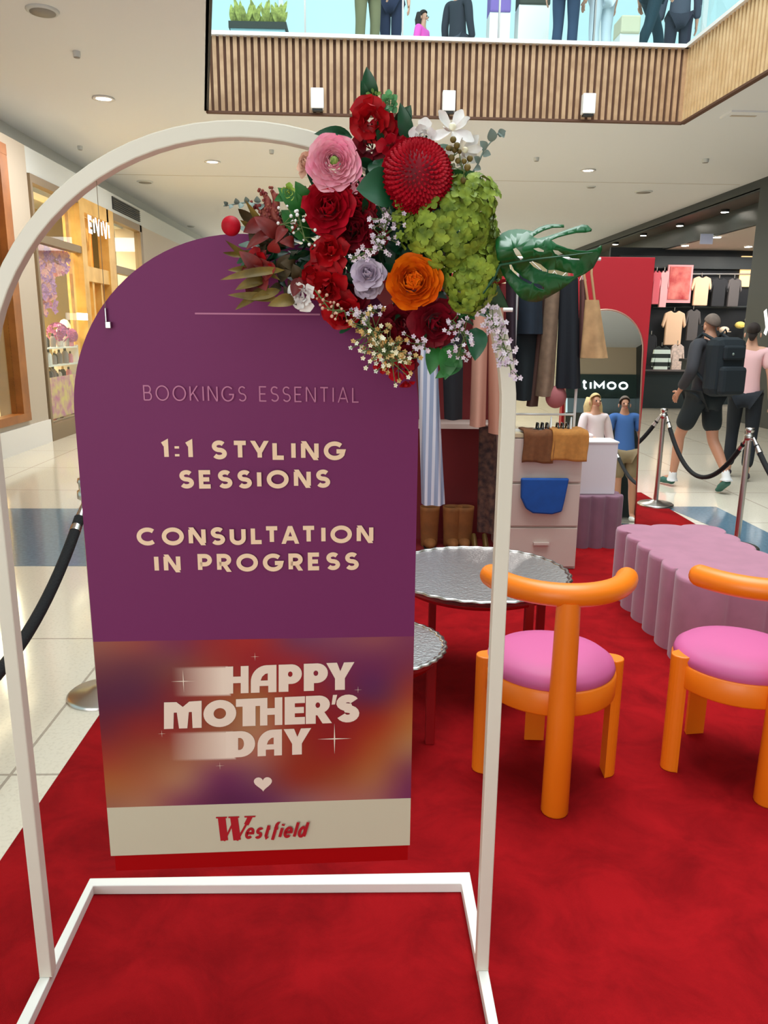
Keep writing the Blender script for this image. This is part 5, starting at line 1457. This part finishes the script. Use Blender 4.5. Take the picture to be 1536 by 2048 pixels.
    if face:
        for s in (-1, 1):
            MB().ball(hd + Vector((s * .030, -.084, .008)) * k, .010 * k, n=8, m=6).build('eye', M['black'], t, local=True)
            MB().ball(hd + Vector((s * .078, .005, -.01)) * k, .022 * k, (.4, .8, 1.2), 8, 6).build('ear', M[skin], t, local=True)
        MB().ball(hd + Vector((0, -.085, -.052)) * k, .018 * k, (1.2, .4, .35), 10, 6).build('mouth', mat('lips', srgb(176, 88, 84), .5), t, local=True)
    return t
cloth_ = lambda n, *c, **k: mat(n, srgb(*c), .85, **k)
hair_d = cloth_('hair_dark', 44, 34, 30, noise=.2); hair_b = cloth_('hair_blonde', 216, 188, 134, noise=.12); hair_g = cloth_('hair_grey_brown', 110, 96, 86, noise=.15)
# man walking away with a backpack
mp = Vector((3.30, 7.36, 0))
walk = dict(hipL=(.09, 0, .90), knL=(.12, -.16, .52), anL=(.12, -.20, .10), toL=(.13, -.36, .04),
            knR=(-.10, .06, .50), anR=(-.10, .30, .18), toR=(-.10, .22, .03),
            elL=(.27, .10, 1.17), wrL=(.25, -.06, .98), elR=(-.26, .04, 1.17), wrR=(-.2, -.16, 1.02))
man = person('person in dark grey hoodie and black shorts walking away with a black backpack', mp, R(180 + 18), 1.73, walk, 'skin2', hair_g, 'short',
       cloth_('hoodie_grey', 52, 52, 56), 'long', cloth_('shorts_black', 24, 34, 38), 'shorts', cloth_('shoe_green', 58, 100, 88), cloth_('sock_white', 226, 226, 226))
bpk = thing('backpack', 'bulky black backpack worn by the person in the dark grey hoodie', 'backpack', mp + Vector((0, 0, 1.0)))
bpk.rotation_euler.z = R(198)
bmat = cloth_('backpack_black', 20, 30, 36)
MB().box((0, .21, .20), (.36, .20, .54)).build('main_compartment', bmat, bpk, local=True, bevel=.075)
MB().box((0, .32, .08), (.28, .09, .26)).build('front_pocket', bmat, bpk, local=True, bevel=.035)
MB().box((0, .315, .33), (.24, .05, .13)).build('top_pocket', bmat, bpk, local=True, bevel=.02)
for s in (-1, 1): MB().tube([(s * .09, .16, .44), (s * .11, .02, .50), (s * .12, -.11, .40), (s * .13, -.11, .22), (s * .13, .12, .06)], .016, 8).build('shoulder_strap', bmat, bpk, local=True)
MB().tube([(-.03, .17, .50), (0, .18, .54), (.03, .17, .50)], .008, 6).build('grab_handle', bmat, bpk, local=True)
MB().ball((.03, .335, .32), .014).build('badge', M['leafg'], bpk, local=True)
# woman in pink tee
person('person in a pink T-shirt and black trousers with dark tied hair, beside the backpacker', (4.0, 7.95, 0), R(150), 1.66,
       dict(knL=(.10, -.10, .50), anL=(.10, -.06, .10), toL=(.11, -.2, .03), anR=(-.10, .16, .12), toR=(-.1, .05, .03), elL=(.24, -.02, 1.12), wrL=(.2, -.2, 1.0)), 'skin', hair_d, 'bun',
       cloth_('tee_pink', 232, 184, 184), 'tee', cloth_('trousers_black', 20, 26, 34), 'trousers', cloth_('shoe_dark', 60, 50, 60), None, True)
hb = thing('handbag', 'tan brown handbag at the right picture edge beside the pink T-shirt', 'bag', (4.38, 7.75, .86))
MB().ball((4.40, 7.75, .95), .13, (1.0, .5, .75), 16, 10).build('body', cloth_('tan_leather', 168, 104, 62), hb)
MB().tube([(4.30, 7.75, 1.02), (4.36, 7.8, 1.25), (4.46, 7.8, 1.25), (4.5, 7.75, 1.02)], .01, 6).build('strap', cloth_('tan_leather2', 150, 90, 54), hb)
# two people whose reflections show in the mirror
person('person with blonde hair in a white blouse reflected in the arched mirror', (2.90, 2.35, 0), R(180 - 12), 1.64, dict(elL=(.22, -.02, 1.16), wrL=(.10, -.2, 1.08)), 'skin', hair_b, 'long',
       cloth_('blouse_white', 244, 226, 228), 'long', cloth_('skirt_pale', 210, 200, 190), 'trousers', cloth_('shoe_tan', 160, 130, 100), None, True)
person('person in a blue T-shirt and khaki shorts reflected in the arched mirror', (3.66, 1.25, 0), R(180 + 6), 1.78, None, 'skin2', hair_g, 'short',
       cloth_('tee_blue', 62, 104, 168), 'tee', cloth_('shorts_khaki', 140, 122, 92), 'shorts', cloth_('shoe_white', 220, 220, 215))
# people on the upper level, seen from below through the balustrade
UZ = 4.74
def upx(px, Y): return P(px, 40, Y).x
person('person in olive trousers behind the glass balustrade, left of the dark skirt', (upx(735, 10.75), 10.75, UZ), R(20), 1.70, None, 'skin', hair_d, 'short', cloth_('olive_top', 200, 150, 160), 'tee', cloth_('olive', 122, 118, 84), 'trousers', cloth_('white_shoes', 225, 225, 225), face=False)
person('person in wide navy trousers behind the glass balustrade, above the tall leaf', (upx(782, 11.3), 11.3, UZ), R(-10), 1.72, dict(knL=(.07, -.02, .5), knR=(-.07, -.02, .5)), 'skin', hair_d, 'long', cloth_('navy_top', 30, 40, 70), 'tee', cloth_('navy', 22, 34, 66), 'trousers', M['black'], face=False)
person('person with dark hair and bright pink top on the upper floor', (upx(846, 13.2), 13.2, UZ), R(60), 1.58, None, 'skin', hair_d, 'long', cloth_('hot_pink', 248, 96, 200), 'long', cloth_('hot_pink2', 236, 90, 190), 'trousers', M['black'], women=True)
person('person in slim dark clothes behind the balustrade right of the pink top', (upx(916, 12.6), 12.6, UZ), R(140), 1.74, dict(knL=(.1, -.15, .5), anL=(.1, 0, .1)), 'skin', hair_d, 'short', cloth_('dark_top', 44, 48, 58), 'long', cloth_('dark_jean', 70, 74, 86), 'trousers', M['white'], face=False)
person('person in dark blue jeans at the balustrade above the middle white box', (upx(1130, 10.7), 10.7, UZ), R(160), 1.76, dict(knL=(.08, -.02, .5)), 'skin', hair_d, 'short', cloth_('blue_top', 60, 80, 110), 'long', cloth_('dark_denim', 44, 64, 92), 'trousers', cloth_('beige_shoes', 190, 180, 160), face=False)
person('person in white trousers behind the glass, between the jeans and the teal coat', (upx(1203, 10.9), 10.9, UZ), R(200), 1.68, None, 'skin', hair_b, 'long', cloth_('peach_top', 222, 170, 160), 'tee', cloth_('pale_blue_trs', 206, 218, 226), 'trousers', cloth_('red_shoes', 150, 60, 80), women=True, face=False)
person('person in a long teal-black outfit leaning towards the balustrade', (upx(1300, 10.8), 10.8, UZ), R(120), 1.78, dict(knL=(.1, -.28, .55), anL=(.1, -.42, .1), toL=(.1, -.55, .03), knR=(-.1, .12, .5), anR=(-.1, .3, .1), toR=(-.1, .2, .03)), 'skin', hair_d, 'short', cloth_('teal_black', 18, 52, 64), 'long', cloth_('teal_black2', 20, 50, 62), 'trousers', M['black'], face=False)
person('person in dark trousers nearest the corner of the glass balustrade', (upx(1358, 11.7), 11.7, UZ), R(170), 1.8, None, 'skin', hair_d, 'short', cloth_('grey_top', 70, 76, 90), 'long', cloth_('charcoal_trs', 40, 44, 58), 'trousers', M['black'], face=False)
# upper-floor furniture glimpsed through the glass
def upbox(name, label, cat, px, w_, z0, z1, Y, mt, d=.3):
    t = thing(name, label, cat, (upx(px, Y), Y, UZ))
    x = upx(px, Y)
    MB().bb(x - w_ / 2, x + w_ / 2, Y, Y + d, UZ, UZ + z0).build('base', M['white'], t)
    MB().bb(x - w_ / 2, x + w_ / 2, Y - .02, Y + d, UZ + z0, UZ + z1).build('display', mt, t, bevel=.02)
    return t
t = thing('planter_bench', 'long planter with yellow-green plants in the upper left, behind the glass', 'planter', (upx(515, 11.4), 11.4, UZ))
x = upx(515, 11.4)
MB().bb(x - .36, x + .36, 11.4, 11.8, UZ, UZ + .62).build('trough', cloth_('pale_blue_trough', 150, 190, 196), t)
MB().bb(x - .38, x + .38, 11.38, 11.82, UZ + .62, UZ + .70).build('dark_rim', cloth_('rim_dark', 50, 56, 50), t)
mb = MB(); rn = random.Random(4)
for k in range(46):
    b_ = Vector((x + rn.uniform(-.34, .34), 11.55, UZ + .70)); leaf(mb, b_, b_ + Vector((rn.uniform(-.12, .12), rn.uniform(-.1, .1), rn.uniform(.12, .34))), .035, bend=.1)
mb.build('plants', cloth_('yellow_green', 150, 160, 80, noise=.4), t, recalc=False)
upbox('display_counter', 'small purple-topped display on the upper floor behind the glass', 'display stand', 1000, .28, .95, 1.35, 11.6, cloth_('violet_sign', 128, 104, 176))
upbox('display_counter', 'display with black and yellow panel on the upper floor', 'display stand', 1068, .42, 1.05, 1.32, 11.6, cloth_('black_yellow', 66, 70, 60))
upbox('crate', 'small cream crate beside the teal outfit on the upper floor', 'crate', 1262, .24, .30, .50, 10.35, cloth_('cream_crate', 214, 206, 176))
# ------------------------------------------------------------ left shop interior


o = text_line('sign_letters', 'EIVIVI', (-.50, .02), (.50, .02), .26, .24, .14, M['lampc'], parent=SGN, y=0)
o.rotation_euler.z = R(90)
bl2 = thing('hanging_sign', 'small glowing white sign on the golden shop door jamb', 'sign', (WX + .04, 11.85, 1.62))
MB().bb(WX + .03, WX + .05, 11.62, 12.02, 1.60, 1.70).build('face', M['lampc'], bl2)
rn = random.Random(11)
# cascading silk blossoms inside the window
for (y0, y1, z0, z1, n, lb) in [(10.6, 11.35, 1.60, 2.54, 620, 'long cascade of pink and lilac silk blossoms in the left shop window'), (11.3, 11.95, 2.20, 2.54, 160, 'short fringe of lilac blossoms under the shop transom')]:
    t = thing('blossom_garland', lb, 'garland', (WX - .2, (y0 + y1) / 2, z1), 'silk blossom garlands')
    for nm, mt in (('pink_blossoms', fm('silk_pink', srgb(232, 150, 160), srgb(240, 176, 160))), ('lilac_blossoms', fm('silk_lilac', srgb(176, 110, 170), srgb(206, 150, 196)))):
        mb = MB()
        for k in range(n // 2):
            y = rn.uniform(y0, y1); u = (y - y0) / (y1 - y0)
            zlo = z0 + (z1 - z0) * (.0 + .35 * abs(math.sin(u * 7))) + (z1 - z0) * .35 * max(0, u - .6)
            if nm.startswith('pink') and u > .62 and rn.random() < .6: continue
            p_ = Vector((WX - .2 + rn.uniform(-.06, .06), y, rn.uniform(zlo, z1)))
            ax, a, b = axisframe(Vector((1, -.6, rn.uniform(-.3, .3))))
            for g in range(4):
                q = g * PI / 2 + k; rd = a * math.cos(q) + b * math.sin(q)
                petal(mb, p_, (rd + ax * .3).normalized(), ax.cross(rd), ax, .034, .055, .3, .1, 2, 2)
        mb.build(nm, mt, t, recalc=False)
    MB().bb(WX - .22, WX - .18, y0, y1, z1, z1 + .03).build('rail', M['gold'], t)
# shelving with cosmetics
sh = thing('display_shelving', 'pale shelving unit full of small goods in the left shop window', 'shelf', (WX - .35, 11.2, 0.2))
for z in (.22, .48, .74, .98, 1.22): MB().bb(WX - .5, WX - .12, 10.5, 12.0, z - .02, z).build('shelf_board', M['white'], sh)
for y in (10.5, 11.98): MB().bb(WX - .5, WX - .12, y - .01, y + .01, .1, 1.24).build('side_panel', M['white'], sh)
cols = [('black', 'black', cloth_('pk_black', 26, 24, 28)), ('white', 'white', cloth_('pk_white', 232, 226, 222)), ('pink', 'pink', cloth_('pk_pink', 222, 140, 160)), ('grey', 'grey', cloth_('pk_grey', 140, 128, 128)), ('brown', 'brown', cloth_('pk_brown', 120, 72, 48))]
proto = {}
for nm, cn, mt in cols:
    t = thing('cosmetic_bottle', 'p', 'bottle', (0, 0, 0), 'small goods on the left shop shelves')
    MB().lathe([(.0, 0), (.032, 0), (.034, .01), (.034, .10), (.02, .125), (.012, .13)], n=12).build('bottle_body', mt, t, local=True)
    MB().lathe([(.014, .128), (.014, .16), (0, .162)], n=10).build('bottle_cap', M['black'] if nm != 'black' else M['gold'], t, local=True)
    proto[nm] = [t, cn, False]
rows = {.22: 'bottom shelf', .48: 'second shelf up', .74: 'middle shelf', .98: 'fourth shelf up', 1.22: 'top shelf'}
for z, rnm in rows.items():
    for k in range(11):
        nm = rn.choice([c[0] for c in cols[:4]] if z > .4 else ['pink', 'white', 'brown', 'pink'])
        pr = proto[nm]
        o = pr[0] if not pr[2] else copy_tree(pr[0]); pr[2] = True
        y = 10.6 + k * .128; sc = rn.uniform(.9, 1.45)
        o.location = (WX - .2 + rn.uniform(-.05, .03), y, z); o.scale = (sc, sc, sc)
        o['label'] = 'small %s bottle on the %s in the left shop, %s from the left' % (pr[1], rnm, ['first', 'second', 'third', 'fourth', 'fifth', 'sixth', 'seventh', 'eighth', 'ninth', 'tenth', 'eleventh'][k])
for nm, pr in proto.items():
    if not pr[2]:
        for c in kids(pr[0]): bpy.data.objects.remove(c)
        bpy.data.objects.remove(pr[0])
for (y, z, s, lb) in [(11.45, 1.24, .16, 'round bouquet of pink and purple blossoms on the shelving in the left window'), (11.9, 1.24, .12, 'small orange-pink bouquet beside the golden door post')]:
    t = thing('bouquet', lb, 'flowers', (WX - .2, y, z))
    hyd = MB()
    for k in range(60):
        d = Vector((rn.uniform(-1, 1), rn.uniform(-1, 1), rn.uniform(-.6, 1))).normalized()
        p_ = Vector((WX - .2, y, z + s * 1.1)) + d * s * .8; ax, a, b = axisframe(d)
        for g in range(4):
            q = g * PI / 2; rd = a * math.cos(q) + b * math.sin(q); petal(hyd, p_, (rd + ax * .4).normalized(), ax.cross(rd), ax, .03, .05, .3, .1, 2, 2)
    hyd.build('blossoms', fm('bq%d' % int(y * 10), srgb(206, 110, 150), srgb(170, 90, 160)), t, recalc=False)
    MB().lathe([(.04, 0), (.06, .09), (.05, .12)], (WX - .2, y, z), 14).build('vase', M['white'], t)
t = thing('floral_poster', 'pink and gold patterned poster low in the left shop window', 'poster', (WX - .1, 11.2, .3))
MB().bb(WX - .10, WX - .09, 10.6, 11.9, .26, .82).build('sheet', mat('floral_print', srgb(236, 206, 130), .6, col2=srgb(206, 120, 160), nscale=7), t)
t = thing('mannequin', 'pale headless dress form standing by the purple board edge in the left shop', 'mannequin', (WX - .5, 12.0, 0))
MB().lathe([(.14, 0), (.14, .02), (.02, .03), (.02, .75), (.12, .78), (.17, .95), (.12, 1.15), (.18, 1.38), (.10, 1.5), (.05, 1.6), (.0, 1.62)], (WX - .5, 12.55, 0), 20).build('torso', M['white'], t)
for (y, z, lb) in [(11.5, 2.86, 'small lit lamp above the garlands in the left shop'), (14.6, 2.95, 'small lit lamp in the window past the golden door')]:
    t = thing('shop_spotlight', lb, 'spotlight', (WX - .5, y, z), 'lamps in the left shop')
    MB().ball((WX - .5, y, z), .05).build('lamp', M['lamp'], t)
    MB().tube([(WX - .5, y, z + .04), (WX - .5, y, 3.6)], .012, 6).build('rod', M['brown'], t)

# ------------------------------------------------------------ right shop goods on the back wall
def tee(name, label, px, py, wpx, hpx, mt, Y=19.0, group='garments displayed on the black shop wall', band=None):
    c = P(px, py, Y); s = (P(px + 1, py, Y) - c).length; w_ = wpx * s; h_ = hpx * s
    t = thing(name, label, 'garment', (c.x, Y, c.z - h_ / 2), group)
    q = [(-.34, -.5), (.34, -.5), (.34, .22), (.42, .0), (.5, .08), (.40, .42), (.16, .5), (.06, .44), (-.06, .44), (-.16, .5), (-.40, .42), (-.5, .08), (-.42, .0), (-.34, .22)]
    MB().prism([(c.x + a * w_ * 1.1, c.z + b * h_) for a, b in q], 'y', Y - .06, Y + .02).build('body', mt, t, bevel=.02)
    MB().tube([(c.x, Y, c.z + h_ * .5), (c.x, Y, c.z + h_ * .5 + .08)], .01, 6).build('hook', M['steel'], t)
    return t
bei = cloth_('tee_beige', 244, 206, 172); drk = cloth_('tee_dark', 44, 46, 50); gry = cloth_('tee_grey', 96, 92, 92)
tee('sweatshirt', 'beige sweatshirt on the upper rail beside the red and pink poster', 1401, 582, 38, 56, bei)
tee('sweatshirt', 'beige sweatshirt on the lower rail left of the backpacker', 1346, 656, 44, 66, bei)
tee('sweatshirt', 'dark sweatshirt directly right of the beige one on the upper rail', 1436, 585, 34, 54, drk)
tee('sweatshirt', 'dark sweatshirt at the right end of the upper rail', 1466, 585, 28, 54, gry)
tee('sweatshirt', 'grey sweatshirt between the lower beige one and the backpacker', 1384, 650, 28, 60, gry)
tee('football_shirt', 'coral striped shirt at the left end of the upper rail', 1311, 575, 18, 64, cloth_('coral', 224, 104, 118))
tee('football_shirt', 'pale pink shirt left of the red and pink poster', 1326, 578, 18, 70, cloth_('palepink', 246, 186, 190))
strp = mat('black_white_bands', (0, 0, 0), .7); nt = strp.node_tree
tc = nt.nodes.new('ShaderNodeTexCoord'); wv = nt.nodes.new('ShaderNodeTexWave'); wv.bands_direction = 'Z'; wv.inputs['Scale'].default_value = 1.6
rpn = nt.nodes.new('ShaderNodeValToRGB'); rpn.color_ramp.interpolation = 'CONSTANT'; rpn.color_ramp.elements[1].position = .5
rpn.color_ramp.elements[0].color = (.02, .03, .03, 1); rpn.color_ramp.elements[1].color = (.75, .9, .85, 1)
nt.links.new(tc.outputs['Object'], wv.inputs['Vector']); nt.links.new(wv.outputs['Fac'], rpn.inputs['Fac']); nt.links.new(rpn.outputs['Color'], nt.nodes['Principled BSDF'].inputs['Base Color'])
tee('football_shirt', 'black and mint banded shirt low on the wall beside the red partition', 1320, 735, 36, 84, strp, 18.6)
tee('sweatshirt', 'cream patterned top beside the banded shirt', 1352, 722, 26, 66, cloth_('creamtop', 226, 206, 196, noise=.2), 18.6)
tee('sweatshirt', 'very dark top hanging low behind the banded shirt', 1300, 700, 22, 60, drk, 18.8)
c = P(1358, 568, 19.0); s = (P(1359, 568, 19) - c).length
t = thing('wall_poster', 'red and pink picture poster glowing on the black shop wall', 'poster', c)
MB().box(c, (50 * s, .04, 72 * s)).build('frame', mat('poster_pink', srgb(248, 170, 176), .6), t)
MB().box(c + Vector((0, -.03, .02)), (42 * s, .02, 62 * s)).build('picture', mat('poster_art', srgb(176, 36, 44), .6, col2=srgb(238, 140, 130), nscale=3), t)
c = P(1492, 543, 19.25); s = (P(1493, 543, 19.25) - c).length
t = thing('light_panel', 'small glowing yellow panel on the black shop wall near the dark pier', 'sign', c)
MB().box(c, (24 * s, .04, 58 * s)).build('face', mat('yellow_face', srgb(250, 214, 160), .5, emit=srgb(250, 206, 140), estr=.8), t)
t = thing('display_rail', 'long dark display rail across the black shop wall', 'rail', P(1400, 614, 19.1))
a = P(1305, 614, 19.22); b = P(1510, 614, 19.22)
MB().tube([a, b], .03, 8).build('bar', M['blk'], t)
MB().tube([P(1305, 548, 19.2), P(1510, 548, 19.2)], .02, 8).build('upper_bar', M['steel'], t)
# floor fixtures
def fixture(name, label, px, pyb, w_, d, h_, Y, mt):
    c = P(px, pyb, Y); t = thing(name, label, 'display table', (c.x, Y, 0), None)
    MB().bb(c.x - w_ / 2, c.x + w_ / 2, Y, Y + d, h_ - .06, h_).build('top', mt, t)
    MB().bb(c.x - w_ / 2 + .05, c.x + w_ / 2 - .05, Y + .05, Y + d - .05, 0, h_ - .06).build('base', M['blk'], t)
    return t
fixture('display_table', 'low black display table in the shop behind the banded shirts', 1340, 800, 1.5, .8, .75, 15.6, M['black'])
fixture('display_table', 'black display table behind the backpacker', 1440, 790, 1.3, .8, .95, 16.6, M['black'])
for px, py, lb, mt in [(1500, 640, 'white cap glowing on a peg right of the backpacker', M['white']), (1480, 650, 'yellow cap on a peg beside the dark haired person', cloth_('capyellow', 230, 210, 120)), (1448, 660, 'cream cap on a peg behind the backpacker', cloth_('capcream', 236, 214, 190))]:
    c = P(px, py, 19.0); t = thing('cap', lb, 'cap', c, 'caps on pegs'); MB().tube([c, c + Vector((0, .3, 0))], .012, 6).build('peg', M['steel'], t)
    MB().ball(c, .12, (1, 1, .7), 14, 8).build('crown', mt, t); MB().box(c + Vector((0, -.14, -.04)), (.16, .14, .015)).build('peak', mt, t)
# letters on the black pier
t = thing('shop_sign', 'large white lower-case letters on the black pier at the right edge', 'sign', (RX - .03, 12.55, 1.45))
GL['y'] = (.7, [[(0, 1), (.5, .0)], [(1, 1), (.32, -.45)]]); GL['o'] = (.8, [arcp(.5, .5, .5, .5, 90, 450, 24)])
o = text_line('sign_letters', 'yo', (-.25, .12), (.55, .12), .36, .26, .18, mat('sign_white', (1, 1, 1), .5, emit=(1, 1, 1), estr=.7), parent=t, y=0); o.rotation_euler.z = R(-90)
# lit letters on the band behind the photographer (read reversed in the mirror)
t = thing('shop_sign', 'pale cyan lit sign letters seen reversed in the arched mirror', 'sign', (5.75, -6.16, 3.0))
GL['r'] = (.4, [[(0, 0), (0, 1)], arcp(.9, .45, .9, .5, 175, 95, 6)]); GL['k'] = (.5, [[(0, 0), (0, 1.5)], [(1, 1), (0, .4), (1, 0)]])
o = text_line('sign_letters', 'rtImoo'.replace('m', 'M'), (-.9, 0), (.9, 0), .26, .22, .2, M['lampc'], parent=t, y=0)
o.scale = (.72, 1, .72)
